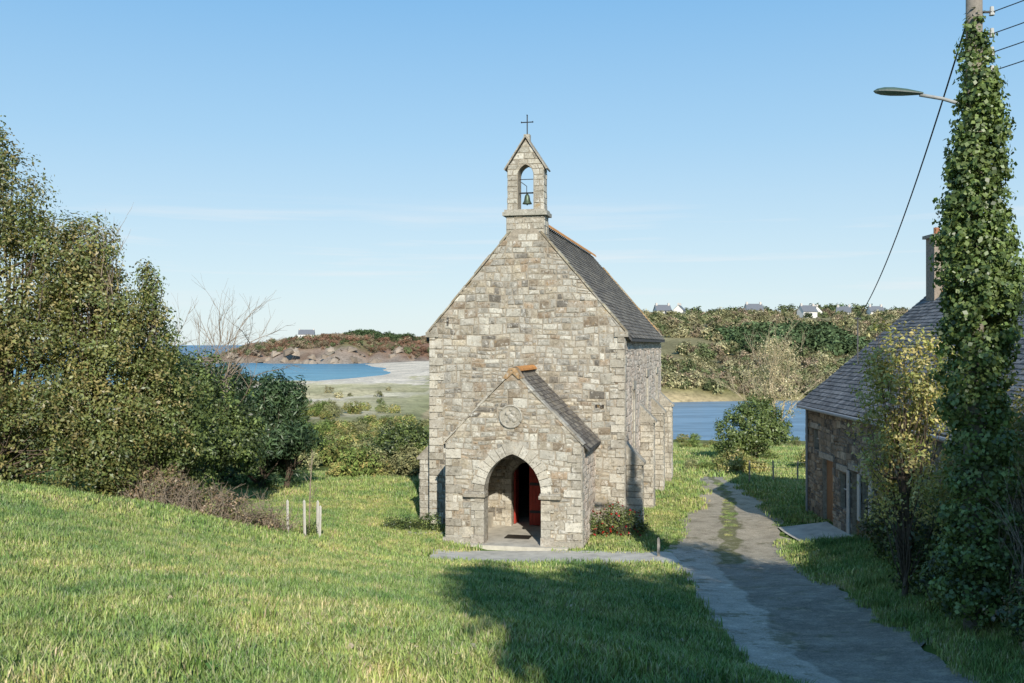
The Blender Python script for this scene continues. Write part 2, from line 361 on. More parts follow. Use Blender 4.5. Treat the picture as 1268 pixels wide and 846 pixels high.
def tree(name,x,y,blobs,clumps,per,size,cr,pal,r0=.16,nl=24,gap=.3,shell=.5,bark=BARK,gs=.6,mat=None,aspect=.5):
    z=Hs(x,y); e=empty(name,(x,y,z)); 
    bl=[(b[0]-x,b[1]-y,b[2]-z,b[3],b[4],b[5]) for b in blobs]
    mb=MB(); limbs(mb,(0,0,-.3),bl,nl,r0); mb.build('trunk_and_limbs',bark,e,True)
    V,C=foliage(bl,clumps,per,size,cr,pal,gap,shell,gs,aspect=aspect); quads('foliage',V,C,mat or LEAF,e); return e
def twiggy(mb,p,d,ln,r,depth,spread=.5,kids=3,upb=.15):
    pts=[p]; q=p; dd=d.copy()
    for i in range(3):
        dd=(dd+Vector(rv(1)[0])*.18+Vector((0,0,upb*.3))).normalized(); q=q+dd*(ln/3); pts.append(q)
    mb.tube(pts,[r,r*.85,r*.7,r*.5],4 if depth<2 else 6,cap=False)
    if depth<=0: return
    for k in range(kids):
        nd=(dd+Vector(rv(1)[0])*spread+Vector((0,0,upb))).normalized(); s0=pts[random.choice((1,2,3,3))]
        twiggy(mb,s0,nd,ln*random.uniform(.6,.85),r*.55,depth-1,spread,kids,upb)

G_OL=[(.23,.26,.08),(.29,.29,.095),(.18,.22,.07),(.36,.30,.115)]
G_DK=[(.06,.085,.03),(.08,.11,.04),(.05,.07,.027)]
G_MD=[(.15,.20,.055),(.19,.24,.07),(.12,.165,.05)]
G_YL=[(.42,.38,.13),(.34,.34,.105),(.25,.28,.08),(.48,.40,.16)]
G_PN=[(.055,.095,.045),(.075,.125,.055),(.09,.145,.06)]
G_DRY=[(.34,.24,.15),(.26,.18,.12),(.40,.30,.18),(.17,.17,.07)]

# ------------------------------------------------------------------ left trees
tree('willow_tree',-14.6,29,[(-14.6,29,-1.5,3.0,2.6,3.2),(-14.7,29,1.5,2.4,2.1,2.7),(-14.9,29,4.0,1.4,1.2,1.6),(-15.0,29,5.5,.6,.55,.9),(-13.2,29,2.2,1.0,.9,1.6),(-17,28,1,2.4,2.2,4)],6800,13,.11,.3,G_OL,.2,34,.24,.4)
tree('deciduous_tree',-12.2,29.5,[(-12.2,29.5,-1.6,1.8,1.7,2.9),(-12.4,29.5,1.1,1.4,1.2,1.8),(-12.5,29.4,2.6,.85,.75,1.2)],2900,14,.11,.3,G_OL,.14,30,.30,.35)
tree('deciduous_tree',-11.0,30.5,[(-11.2,30.5,-2.2,1.6,1.5,2.3),(-11.2,30.5,.1,1.0,.85,1.4),(-11.1,30.4,1.6,.45,.35,1.0)],1700,14,.11,.28,G_OL+G_MD,.12,26,.32,.35)
tree('hawthorn_shrub',-15.2,26.8,[(-15.5,27,-2.3,2.2,1.4,1.9),(-13.3,27.6,-2.8,1.5,1.2,1.7),(-11.9,28.5,-3.3,1.2,1.0,1.3)],2600,14,.11,.3,G_MD+G_OL+G_YL[1:3],.08,30,.26,.45)
tree('laurel_shrub',-10.3,31.5,[(-10.6,31.5,-3.2,1.4,1.3,2.0),(-10.9,32,-1.8,1.0,1.0,1.2)],1300,15,.12,.28,G_MD,.08,20,.3,.4)
tree('alder_tree',-12.2,37,[(-12.2,37,-2.8,2.2,2,2.3),(-12.6,37,-1.5,1.5,1.4,1.3),(-10.6,37.5,-3.7,1.4,1.3,1.7)],2200,15,.14,.34,G_MD+G_DK,.14,24,.3,.4)
for (x,y,zt,r) in ((-13.6,46,-.9,2.1),(-11.4,45,-1.7,1.8),(-10.5,46,-2.3,1.4)):
    z0=Hs(x,y); bl=[(x,y,z0+1.6,r*1.05,r,1.4),(x-.3,y,z0+3.2,r*.9,r*.85,1.1),(x+.2,y,(zt+z0+3.6)/2+.1,r*.6,r*.6,1.0),(x+r*.5,y-.4,z0+2.4,r*.6,r*.6,.8)]
    tree('pine_tree',x,y,bl,1100,18,.26,.34,G_PN,.16,26,.42,.45,aspect=.22)
e=empty('bare_tree',(-14.4,40,Hs(-14.4,40))); mb=MB()
twiggy(mb,Vector((0,0,0)),Vector((.05,0,1)),3.3,.10,5,.6,3,.10); mb.build('branches',TWIG,e)
e=empty('bare_tree',(-12.9,41,Hs(-12.9,41))); mb=MB()
twiggy(mb,Vector((0,0,0)),Vector((.15,0,1)),3.1,.10,5,.65,3,.08); mb.build('branches',TWIG,e)
e=empty('bare_shoots',(-12.4,29.4,0)); mb=MB()
for i in range(16):
    twiggy(mb,Vector((random.uniform(-.8,.9),random.uniform(-.5,.5),random.uniform(.6,2.4))),Vector((random.uniform(-.2,.3),0,1)).normalized(),random.uniform(.7,1.1),.016,2,.5,3,.25)
mb.build('twigs',TWIG,e)
e=empty('bramble_thicket',(-8.8,29.2,Hs(-8.8,29.2))); mb=MB()
for i in range(300):
    x=random.uniform(-2.3,2.1); y=random.uniform(-.9,.9); z=Hs(-8.8+x,29.2+y)-e.location.z
    twiggy(mb,Vector((x,y,z)),Vector((random.uniform(-.8,.8),random.uniform(-.5,.5),.8)).normalized(),random.uniform(.35,.85),.012,1,.8,3,-.05)
mb.build('stems',TWIG,e)
bl=[(-1.6,.1,.85,1.0,.8,.65),(-.2,0,.4,1.2,.8,.65),(1.3,-.2,-.2,.9,.7,.55),(-2.6,.3,1.2,.9,.8,.7)]
V,C=foliage(bl,1500,9,.09,.22,G_DRY+G_OL[:1],.26,.4); quads('dry_leaves',V,C,LEAF,e)

# ------------------------------------------------------------------ bushes: instanced
def bush_proto(name,r,n,per,size,cr,pal,mat=FAR_LEAF):
    bl=[(0,0,r*.55,r,r,r*.75),(r*.4,r*.2,r*.8,r*.6,r*.6,r*.55),(-r*.45,-r*.1,r*.7,r*.55,r*.55,r*.5)]
    V,C=foliage(bl,n,per,size,cr,pal,.15,.6,.8); return quads(name,V,C,mat)
def instancer(name,P,S,child):
    mb=MB(); k=1.5197
    for (x,y,z),s_ in zip(P,S):
        a=random.uniform(0,6.283); R=s_*k/math.sqrt(3)
        mb.poly([(x+R*math.cos(a+j*2.0944),y+R*math.sin(a+j*2.0944),z) for j in range(3)])
    o=mb.build(name,BARK); o.instance_type='FACES'; o.use_instance_faces_scale=True; o.instance_faces_scale=1.0
    o.show_instancer_for_render=False; o.show_instancer_for_viewport=False
    child.parent=o; return o
def scatter(name,n,xr,yr,test,srange,protos,sink=.1):
    x=rng.uniform(*xr,n*1); y=rng.uniform(*yr,n); k=test(x,y); x=x[k];y=y[k]; z=H0(x,y)
    s_=rng.uniform(*srange,len(x)); which=rng.integers(0,len(protos),len(x))
    for i,pr in enumerate(protos):
        m=which==i
        if m.sum()==0: continue
        c=D.objects.new('bush',pr); scene.collection.objects.link(c)
        instancer(name,list(zip(x[m],y[m],z[m]-sink*s_[m])),s_[m],c)
def protomesh(*a,**k):
    o=bush_proto(*a,**k); me_=o.data; D.objects.remove(o); return me_
HILLP=[protomesh('bush_a',1,60,9,.28,.3,[(.24,.24,.12),(.28,.27,.14)]),protomesh('bush_b',1,60,9,.28,.3,[(.14,.17,.08),(.17,.20,.09)]),
       protomesh('bush_c',1,60,9,.26,.3,[(.36,.32,.18),(.29,.27,.15)]),protomesh('bush_c2',1,60,9,.26,.3,[(.29,.22,.15),(.23,.20,.12)])]
HEATH=[HILLP[1],HILLP[3],protomesh('bush_h',1,60,9,.26,.3,[(.25,.15,.10),(.21,.13,.085)])]
DARKP=[protomesh('bush_d',1,70,9,.26,.3,[(.07,.105,.05),(.09,.13,.06)])]
MIDP=[protomesh('bush_e',1,170,12,.13,.2,G_MD),protomesh('bush_f',1,170,12,.13,.2,G_OL),protomesh('bush_g',1,150,12,.12,.2,[(.28,.27,.13),(.21,.22,.10)])]
def lq(x,y): return ((np.abs(x-95)/100)**4+(np.abs(y-172)/57)**4)**.25
def cone(x,y): return (x/y<.7)&(~((x>64)&(x<160)&(y>428)&(y<470)))
scatter('hillside_bushes',4200,(0,330),(232,520),lambda x,y:(lq(x,y)>1.12)&cone(x,y)&(wob(x,y,.035,5)<.45),(1.2,3.0),HILLP)
scatter('hillside_woodland',260,(60,330),(300,430),lambda x,y:(wob(x,y,.022,8)>.4)&cone(x,y),(2.6,4.4),DARKP+HILLP[1:2])
scatter('hilltop_trees',190,(60,420),(476,512),lambda x,y:(wob(x,y,.03,2)>-.1),(2.2,5.4),DARKP+HILLP[1:2])
scatter('garden_trees',85,(60,190),(420,470),lambda x,y:x>0,(1.2,2.8),DARKP+HILLP[:2])
scatter('pine_wood',60,(72,108),(300,350),lambda x,y:x>0,(3.5,5.5),DARKP)
scatter('lakeside_scrub',620,(20,140),(233,262),lambda x,y:(lq(x,y)>1.07)&(x/y<.7),(1.0,2.4),HILLP)
scatter('valley_scrub',1300,(-60,6),(66,150),lambda x,y:(x/y>-.33)&(wob(x,y,.09,4)>-.1),(.6,1.6),MIDP)
scatter('dune_scrub',150,(-110,0),(165,280),lambda x,y:(x/y>-.33)&(wob(x,y,.07,6)>.3),(.5,1.2),HILLP)
scatter('headland_scrub',2000,(-215,60),(722,900),lambda x,y:(wob(x,y,.03,3)>-.4),(1.3,3.2),HEATH)
scatter('headland_trees',60,(-130,-80),(775,800),lambda x,y:x<0,(3,4.5),DARKP)
scatter('lakeshore_scrub',420,(9,50),(62,106),lambda x,y:(x/y>.12)&(wob(x,y,.11,4)>.05),(.35,.9),MIDP)
scatter('field_edge_bushes',110,(-9,2),(52,66),lambda x,y:(x/y>-.24),(.7,1.5),MIDP)
def shrub(name,x,y,r,h,pal,n=900,size=.16,per=14):
    z=Hs(x,y); tree(name,x,y,[(x,y,z+h*.5,r,r*.8,h*.5),(x+r*.5,y,z+h*.45,r*.6,r*.6,h*.42),(x-r*.5,y,z+h*.4,r*.6,r*.6,h*.4),(x+.1*r,y,z+h*.75,r*.5,r*.5,h*.3)],n,per,size,.35,pal,.1,18,.25,.5)
shrub('willow_shrub',18.2,75,2.7,4.6,G_MD,1500,.2)
shrub('gorse_shrub',14.4,64,1.3,1.5,G_OL,500)
shrub('bramble_shrub',21.5,66,2.2,2.0,G_YL,600)
shrub('bramble_shrub',13.5,58,1.2,1.0,G_YL,400)
shrub('hazel_shrub',-6.2,56,2.0,3.0,G_DK+G_MD,1000)
x,y=28.5,108; z=Hs(x,y); e=empty('poplar_tree',(x,y,z)); mb=MB()
for a in range(3): twiggy(mb,Vector((0,0,0)),Vector((.12*(a-1),.05*a,1)).normalized(),4.6,.16,5,.55,3,.16)
mb.build('trunk_and_limbs',PALE,e)
V,C=foliage([(0,0,7,3.6,3.2,4.4),(.5,0,10,2.2,2,2.0)],950,6,.2,.5,[(.46,.38,.22),(.40,.36,.20),(.50,.44,.28)],.33,.3); quads('foliage',V,C,LEAF,e)

# ------------------------------------------------------------------ grass
def tuft(name,nb,rad,hh,pal,w=.006):
    V=[];C=[]
    for i in range(nb):
        a=random.uniform(0,6.283); r=rad*math.sqrt(random.random()); px,py=r*math.cos(a),r*math.sin(a)
        h=hh*random.uniform(.5,1.25); th=random.uniform(0,6.283); lean=random.uniform(.1,.9)*h; ux,uy=math.cos(th),math.sin(th)
        wx,wy=-uy*w,ux*w; c=np.array(random.choice(pal))*random.uniform(.65,1.25)
        mx,my,mz=px+ux*lean*.35,py+uy*lean*.35,h*.6
        V+=[(px-wx,py-wy,-.02),(px+wx,py+wy,-.02),(mx+wx*.8,my+wy*.8,mz),(mx-wx*.8,my-wy*.8,mz)]; C+=[c]*4
        V+=[(mx-wx*.8,my-wy*.8,mz),(mx+wx*.8,my+wy*.8,mz),(px+ux*lean+wx*.1,py+uy*lean+wy*.1,h),(px+ux*lean-wx*.1,py+uy*lean-wy*.1,h)]; C+=[c]*4
    o=quads(name,np.array(V),np.array(C),GRASS); me_=o.data; D.objects.remove(o); return me_
GP=[(.31,.42,.12),(.25,.35,.09),(.37,.46,.16),(.44,.45,.22)]
T1=[tuft('tuft_a',130,.26,.085,GP),tuft('tuft_b',110,.25,.11,GP),tuft('tuft_c',140,.28,.06,GP+[(.46,.43,.27)])]
T2=[tuft('tuft_d',110,.5,.11,GP,.012),tuft('tuft_e',110,.5,.08,GP,.012)]
T3=[tuft('tuft_f',60,.2,.22,[(.19,.30,.08),(.16,.26,.07),(.28,.35,.12)],.006)]
T4=[tuft('tuft_g',26,.12,.30,[(.15,.25,.06),(.19,.28,.07),(.42,.39,.23)],.009)]
ca,sa=math.cos(math.radians(12.6)),math.sin(math.radians(12.6))
CH=(0.47,36.0,-6.6)
def chap_in(x,y):
    dx=x-CH[0]; dy=y-CH[1]; u=dx*ca-dy*sa; v=dx*sa+dy*ca
    return ((np.abs(u)<3.8)&(v>-.1)&(v<18.2))|((np.abs(u-.28)<2.5)&(v>-3.5)&(v<0))
def lawn(x,y): return ~road_in(x,y,.12)&~path_in(x,y,.4)&~chap_in(x,y)&~((x>11.2)&(x<21)&(y>22)&(y<38))&~((x>9.2)&(x<11.3)&(y>32.3)&(y<35.8))
def gscatter(name,n,xr,yr,test,srange,protos): scatter(name,n,xr,yr,lambda x,y:lawn(x,y)&test(x,y),srange,protos,0)
vis=lambda x,y:(np.abs(x)<.56*y+2.0)
gscatter('grass',4600,(-9,8),(4.5,12.5),vis,(.8,1.2),T1)
gscatter('grass',8000,(-15,12),(12,24),vis,(.9,1.4),T1)
gscatter('grass',5800,(-20,14),(23,42),vis,(.9,1.3),T2)
gscatter('grass',2800,(-22,20),(41,62),vis,(1.2,2.0),T2)
gscatter('grass_clumps',600,(-14,9),(5,30),lambda x,y:vis(x,y)&(wob(x,y,.9,2)>.15),(.5,.9),T3)
gscatter('tall_weeds',170,(-12,5),(6,26),lambda x,y:vis(x,y)&(wob(x,y,.6,5)>0),(.4,1.0),T4)
gscatter('verge_grass',1000,(5.5,11.5),(12,34),lambda x,y:~road_in(x,y,.15),(.7,1.3),T3)
gscatter('meadow_grass',2000,(8,40),(55,100),lambda x,y:x/y>.1,(1.6,3.2),T2)
def tk(x,y):
    l=np.interp(y,RY,RL); r=np.interp(y,RY,RR); t=(x-l)/(r-l)
    return (((np.abs(t-.5)<.07)&(y>33)&(wob(x,y,.8)>-.3))|((np.abs(t)<.04)|(np.abs(t-1)<.06)))&~path_in(x,y)
scatter('track_grass',3600,(3,12.5),(11,52),tk,(.25,.65),T1,0)
nf=1400; fx=rng.uniform(-10,6,nf); fy=rng.uniform(5,26,nf); k=lawn(fx,fy)&vis(fx,fy)&(wob(fx,fy,.7,1)>.1); fx,fy=fx[k],fy[k]; fz=H0(fx,fy)+.06
VV=[];CC=[]
for a,b,c_ in zip(fx,fy,fz):
    r=random.uniform(.02,.05); n_=Vector((random.uniform(-.4,.4),random.uniform(-.6,0),1)).normalized(); t_=n_.cross(Vector((1,0,0))).normalized(); s_=n_.cross(t_)
    P_=Vector((a,b,c_+random.uniform(0,.04))); VV+=[tuple(P_+t_*r),tuple(P_+s_*r),tuple(P_-t_*r),tuple(P_-s_*r)]; CC+=[random.choice([(.16,.26,.07),(.2,.3,.09),(.12,.2,.06),(.45,.4,.25)])]*4
quads('clover_leaves',np.array(VV),np.array(CC),GRASS)

# ------------------------------------------------------------------ masonry helpers
def pick(pal): 
    c=random.choice(pal); k=random.uniform(.76,1.22); return tuple(v*k for v in c)
RUB=[(.43,.39,.315),(.48,.445,.365),(.37,.32,.24),(.29,.235,.17),(.205,.185,.155),(.57,.54,.46),(.39,.365,.31),(.46,.40,.30),(.34,.26,.18),(.28,.265,.23),(.50,.47,.395),(.44,.415,.35)]
DRS=[(.50,.46,.38),(.46,.42,.34),(.54,.505,.425),(.40,.36,.29)]
SCH=[(.24,.19,.14),(.31,.25,.19),(.18,.155,.13),(.36,.30,.23)]
def wz(u,z): return .03*math.sin(1.9*u+2.1*z)+.018*math.sin(4.3*u-1.3*z)
def row(mb,O,U,Nn,im,ib,it,zb,zt,wr,pal,depth,gapw,jit,rough,wobble=False):
    h=zt-zb
    for (m,b,t) in zip(im,ib,it):
        W_=m[1]-m[0]
        if W_<.07: continue
        cuts=[0]; u=0
        while u<W_-.12:
            u+=random.uniform(*wr)*(1.0 if h>.14 else .8)
            if u<W_-.09: cuts.append(u)
        cuts.append(W_); cuts=[c/W_ for c in cuts]
        for a,c in zip(cuts[:-1],cuts[1:]):
            pu=lambda i,f: i[0]+(i[1]-i[0])*f
            j=lambda:random.uniform(-jit,jit)
            q=[(pu(b,a)+gapw+(j() if a>0 else 0),zb+gapw+j()*.6),(pu(b,c)-gapw+(j() if c<1 else 0),zb+gapw+j()*.6),
               (pu(t,c)-gapw+(j() if c<1 else 0),zt-gapw*.4+j()*.6),(pu(t,a)+gapw+(j() if a>0 else 0),zt-gapw*.4+j()*.6)]
            if wobble: q=[(x_,z_+wz(x_,z_)) for x_,z_ in q]
            mb.stone(O,U,Nn,q,-.01,random.uniform(*depth),.014,pick(pal),rough)
def masonry(mb,O,U,Nn,intervals,z0,z1,hr=(.11,.24),wr=(.14,.5),pal=RUB,depth=(.006,.038),gapw=.010,jit=.02,rubble=True):
    def three(zb,zt):
        im=intervals((zb+zt)/2); ib=intervals(zb+.001); it=intervals(zt-.001)
        if len(ib)!=len(im): ib=im
        if len(it)!=len(im): it=im
        return im,ib,it
    z=z0
    if not rubble:
        while z<z1-.03:
            h=min(random.uniform(*hr),z1-z)
            if z1-(z+h)<.06: h=z1-z
            row(mb,O,U,Nn,*three(z,z+h),z,z+h,wr,pal,depth,.007,.004,0); z+=h
        return
    while z<z1-.03:
        H_=min(random.uniform(.32,.62),z1-z)
        if z1-(z+H_)<.2: H_=z1-z
        us=[-5.0+random.uniform(0,.5)]
        while us[-1]<20: us.append(us[-1]+random.uniform(.4,1.6))
        for ua,ub in zip(us[:-1],us[1:]):
            n=max(1,round(H_/random.uniform(.12,.30))); ws=[random.uniform(.7,1.4) for _ in range(n)]; tw=sum(ws); zb=z
            for w_ in ws:
                zt=zb+H_*w_/tw; im,ib,it=three(zb,zt)
                A_=[];B_=[];C_=[]
                for m,b,t in zip(im,ib,it):
                    lo=max(m[0],ua); hi=min(m[1],ub)
                    if hi-lo<.06: continue
                    f=lambda iv:(iv[0] if m[0]>=ua else ua, iv[1] if m[1]<=ub else ub)
                    A_.append((lo,hi)); B_.append(f(b)); C_.append(f(t))
                row(mb,O,U,Nn,A_,B_,C_,zb,zt,(.16,.56),pal,depth,gapw,jit,.012,True); zb=zt
        z+=H_
def quoins(mb,O,U,Nn,z0,z1,flip=1,pal=DRS,d=.06,a0=0):
    z=z0;k=a0
    while z<z1-.1:
        h=min(random.uniform(.24,.34),z1-z); w=(.52 if k%2 else .28)+random.uniform(-.06,.06)
        u0,u1=(0,w) if flip>0 else (-w,0)
        mb.stone(O,U,Nn,[(u0,z+.008),(u1,z+.008),(u1,z+h-.008),(u0,z+h-.008)],-.01,d,.01,pick(pal)); z+=h;k+=1
def pieces(mb,us,zs,openings,fn):
    U_=sorted(set(us+[o[0] for o in openings]+[o[1] for o in openings])); Z_=sorted(set(zs+[o[2] for o in openings]+[o[3] for o in openings]))
    for a,b in zip(U_[:-1],U_[1:]):
        for c,d in zip(Z_[:-1],Z_[1:]):
            cu,cz=(a+b)/2,(c+d)/2
            if any(o[0]<cu<o[1] and o[2]<cz<o[3] for o in openings): continue
            fn(a,b,c,d)
def cut(iv,a,b):
    out=[]
    for (p,q) in iv:
        if b<=p or a>=q: out.append((p,q)); continue
        if a>p: out.append((p,a))
        if b<q: out.append((b,q))
    return out
def slates(mb,O,U,V,length,slope,exp=.2,w=.26,pal=((.17,.155,.135),(.21,.185,.155),(.14,.125,.11),(.26,.23,.185))):
    O=Vector(O);U=Vector(U).normalized();V=Vector(V).normalized(); Nn=U.cross(V); 
    if Nn.z<0: Nn=-Nn
    rows=int(slope/exp)+1
    for r in range(rows):
        v0=r*exp; v1=min(v0+exp*1.15,slope+.02); u=-(r%2)*w/2
        while u<length:
            ww=w*random.uniform(.85,1.1); a=max(u,0)+.003; b=min(u+ww,length)-.003
            if b-a>.04:
                jz=random.uniform(0,.008); dv=random.uniform(-.008,.008); c=pick(pal)
                p=[O+U*a+V*(v0+dv)+Nn*(.028+jz),O+U*b+V*(v0+dv)+Nn*(.028+jz),O+U*b+V*v1+Nn*.008,O+U*a+V*v1+Nn*.008]
                mb.poly(p,c); mb.poly([p[0],p[1],p[1]-Nn*.024,p[0]-Nn*.024],c)
            u+=ww

# ------------------------------------------------------------------ chapel
chapel=empty('stone_chapel',CH,-math.radians(12.6))
HW=3.6; LEN=17.9; EV=7.1; SL=1.17; AP=EV+HW*SL
core=MB(); rub=MB(); dr=MB(); sl=MB()
def arch_pts(cx,a,zs,rise,n=10):
    R=(a*a+rise*rise)/(2*a); c=R-a; am=math.atan2(rise,c)
    right=[(cx-c+R*math.cos(am*i/n),zs+R*math.sin(am*i/n)) for i in range(n+1)]
    left=[(2*cx-x_,z_) for x_,z_ in right[:-1]][::-1]
    return right+left,R,c,am
def arch_hw(a,zs,rise,z):
    if z<=zs: return a
    if z>=zs+rise: return 0
    R=(a*a+rise*rise)/(2*a); return max(0,math.sqrt(max(R*R-(z-zs)**2,0))-(R-a))
dcx,da,dzs,dri=.12,.62,1.75,.62
ap,_,_,_=arch_pts(dcx,da,dzs,dri)
core.extrude([(-HW+.02,-.6),(-HW+.02,EV),(-.0,AP-.03),(HW-.02,EV),(HW-.02,-.6),(dcx+da,-.6)]+ap+[(dcx-da,-.6)],.0,.7,'y')
def fac(z):
    h=HW if z<EV else HW-(z-EV)/SL
    iv=[(-h,h)]; w=arch_hw(da+.02,dzs,dri,z)
    return cut(iv,dcx-w,dcx+w) if w>0 else iv
masonry(rub,(0,0,0),(1,0,0),(0,-1,0),fac,-.3,10.35)
quoins(dr,(-HW,0,0),(1,0,0),(0,-1,0),-.3,7.0,1); quoins(dr,(HW,0,0),(1,0,0),(0,-1,0),-.3,7.0,-1)
for (u,z,w_,h_) in ((2.72,4.35,.30,.12),(-2.9,7.3,.07,.32),(2.1,8.2,.16,.14),(-1.9,5.4,.14,.12)):
    rub.box(u-w_/2,u+w_/2,-.052,-.0,z,z+h_,(.05,.045,.04))
wins=[(2.9,3.5,2.4,4.9),(8.9,9.6,2.2,5.2),(14.4,15.1,2.2,5.2)]
SIDE_SUNLIT=[(.68,.58,.49),(.62,.52,.43),(.72,.63,.54),(.54,.44,.36),(.64,.54,.45)]  # pinkish side-wall stones, albedo raised so sunlight on the flank is in the colour
for sx in (1,-1):
    X0=sx*(HW-.02); X1=sx*(HW-.72)
    pieces(core,[.7,LEN-.7],[-.6,EV],wins,lambda a,b,c,d:core.box(min(X0,X1),max(X0,X1),a,b,c,d))
    def sd(z,wins=wins):
        iv=[(.0,LEN)]
        for w in wins:
            if w[2]-.05<z<w[3]+.05: iv=cut(iv,w[0],w[1])
        return iv
    masonry(rub,(sx*HW,0,0),(0,1,0),(sx,0,0),sd,-.3,EV-.05,pal=SIDE_SUNLIT,depth=(.002,.010))
    quoins(dr,(sx*HW,0,0),(0,1,0),(sx,0,0),-.3,7.0,1,a0=1,d=.02)
    for w in wins:
        dr.box(min(sx*HW,sx*(HW+.06)),max(sx*HW,sx*(HW+.06)),w[0]-.25,w[1]+.25,w[3],w[3]+.3,(.4,.37,.31))
        dr.box(min(sx*(HW-.1),sx*(HW+.09)),max(sx*(HW-.1),sx*(HW+.09)),w[0]-.12,w[1]+.12,w[2]-.16,w[2]-.002,(.4,.37,.31))
        for zz in np.arange(w[2],w[3]-.1,.42):
            for s1,s2 in ((w[0]-.2,w[0]+.02),(w[1]-.02,w[1]+.2)):
                dr.box(min(sx*(HW-.2),sx*(HW+.03)),max(sx*(HW-.2),sx*(HW+.03)),s1,s2,zz+.006,min(zz+.41,w[3]-.004),pick(DRS))
    for (t,hb,pr) in ((.85,2.3,.55),(6.2,3.4,.55),(12.0,3.4,.55),(17.2,3.4,.62)):
        a,b=t-.32,t+.32
        lo,hi=min(sx*HW,sx*(HW+pr)),max(sx*HW,sx*(HW+pr))
        core.box(lo+.02,hi-.02,a+.02,b-.02,-.6,hb-.02)
        O=(sx*(HW+pr),a,0); masonry(rub,O,(0,1,0),(sx,0,0),lambda z:[(0,.64)],-.3,hb,hr=(.2,.32),wr=(.3,.6),pal=DRS,rubble=False)
        for yy,nn in ((a,-1),(b,1)):
            masonry(rub,(sx*HW,yy,0),(sx,0,0),(0,nn,0),lambda z:[(0,pr)],-.3,hb,hr=(.2,.32),wr=(.3,.6),pal=DRS,rubble=False)
        x0,x1=sx*(HW-.01),sx*(HW+pr+.1)
        p=[(x0,a-.06,hb),(x1,a-.06,hb),(x1,b+.06,hb),(x0,b+.06,hb),(x0,a-.06,hb+.75),(x1,a-.06,hb+.08),(x1,b+.06,hb+.08),(x0,b+.06,hb+.75)]
        i=len(dr.v); dr.v+=p; dr.c+=[(.36,.33,.27)]*8
        for q in ((0,3,2,1),(4,5,6,7),(0,1,5,4),(1,2,6,5),(2,3,7,6),(3,0,4,7)): dr.f.append(tuple(i+k for k in q))
core.extrude([(-HW+.02,-.6),(-HW+.02,EV),(0,AP-.03),(HW-.02,EV),(HW-.02,-.6)],LEN-.7,LEN,'y')
masonry(rub,(0,LEN,0),(1,0,0),(0,1,0),lambda z:[(-(HW if z<EV else HW-(z-EV)/SL),(HW if z<EV else HW-(z-EV)/SL))],-.3,AP-.4)
Ls=math.hypot(HW,HW*SL); ux,uz=HW/Ls,HW*SL/Ls
for yb,w_,cp_ in ((-.05,.40,[(.36,.32,.23),(.30,.25,.17),(.40,.36,.29)]),(LEN-.3,.40,[(.48,.30,.12),(.42,.27,.12),(.36,.30,.2)])):
    for sx in (1,-1):
        t=0.0
        while t<Ls-.75:
            l=random.uniform(.35,.6); l=min(l,Ls-.7-t); 
            a=Vector((sx*(HW+.06-ux*t),0,EV-.06+uz*t)); b=Vector((sx*(HW+.06-ux*(t+l-.012)),0,EV-.06+uz*(t+l-.012))); n=Vector((sx*uz,0,ux))
            th=.06+random.uniform(-.02,.02)
            pr=[(p.x,p.z) for p in (a,b,b+n*th,a+n*th)]
            dr.extrude(pr if sx<0 else pr[::-1],yb+random.uniform(-.01,.01),yb+w_,'y',pick(cp_)); t+=l
for sx in (1,-1): dr.box(min(sx*(HW-.35),sx*(HW+.13)),max(sx*(HW-.35),sx*(HW+.13)),-.09,.42,EV-.22,EV-.03,(.34,.31,.25))
for sx in (1,-1):
    oh=.22
    P=[(sx*(HW+oh),EV-oh*SL),(sx*0,AP),(0,AP-.12),(sx*(HW+oh),EV-oh*SL-.12)]
    O=Vector((sx*(HW+oh),.33,EV-oh*SL)); Vv=Vector((-sx*HW,0,HW*SL))
    sl.extrude(P if sx<0 else P[::-1],.33,LEN-.3,'y',(.1,.1,.1))
    slates(sl,O,(0,1,0),Vv,LEN-.63,Ls+oh*1.54)
tr=MB(); t=.85
while t<LEN-.3:
    pts=[]; 
    for k in range(2):
        y=t+k*.39
        pts.append([(.2*math.cos(a),y,AP-.05+.2*math.sin(a)+k*.012) for a in np.linspace(0,math.pi,8)])
    for j in range(7): tr.poly([pts[0][j],pts[0][j+1],pts[1][j+1],pts[1][j]],(.3,.2,.1))
    t+=.4
dr.box(-.70,.70,.02,.80,9.9,11.28,(.36,.33,.27))
masonry(rub,(0,.02,0),(1,0,0),(0,-1,0),lambda z:[(-.70,.70)],10.36,11.28,hr=(.15,.26),wr=(.2,.45),pal=DRS+RUB[:3],rubble=False)
masonry(rub,(.70,.02,0),(0,1,0),(1,0,0),lambda z:[(0,.78)],10.36,11.28,hr=(.2,.3),wr=(.25,.5),pal=DRS,rubble=False)
dr.box(-.82,.82,-.11,.91,11.28,11.41,(.36,.34,.28)); dr.box(-.76,.76,-.06,.86,11.412,11.50,(.40,.37,.31))
bap,_,_,_=arch_pts(0,.29,12.75,.40,8)
core.extrude([(-.66,11.50),(-.66,13.02),(0,14.05),(.66,13.02),(.66,11.50),(.29,11.50)]+bap+[(-.29,11.50)],.1,.7,'y')
def bc(z):
    h=.68 if z<13.02 else max(.68-(z-13.02)/1.53,0)
    w=arch_hw(.30,12.75,.40,z)
    return cut([(-h,h)],-w,w) if w>0 else [(-h,h)]
for yy,nn in ((.1,-1),(.7,1)): masonry(rub,(0,yy,0),(1,0,0),(0,nn,0),bc,11.50,13.95,hr=(.16,.24),wr=(.2,.40),pal=DRS+RUB[:2],depth=(.01,.03),rubble=False)
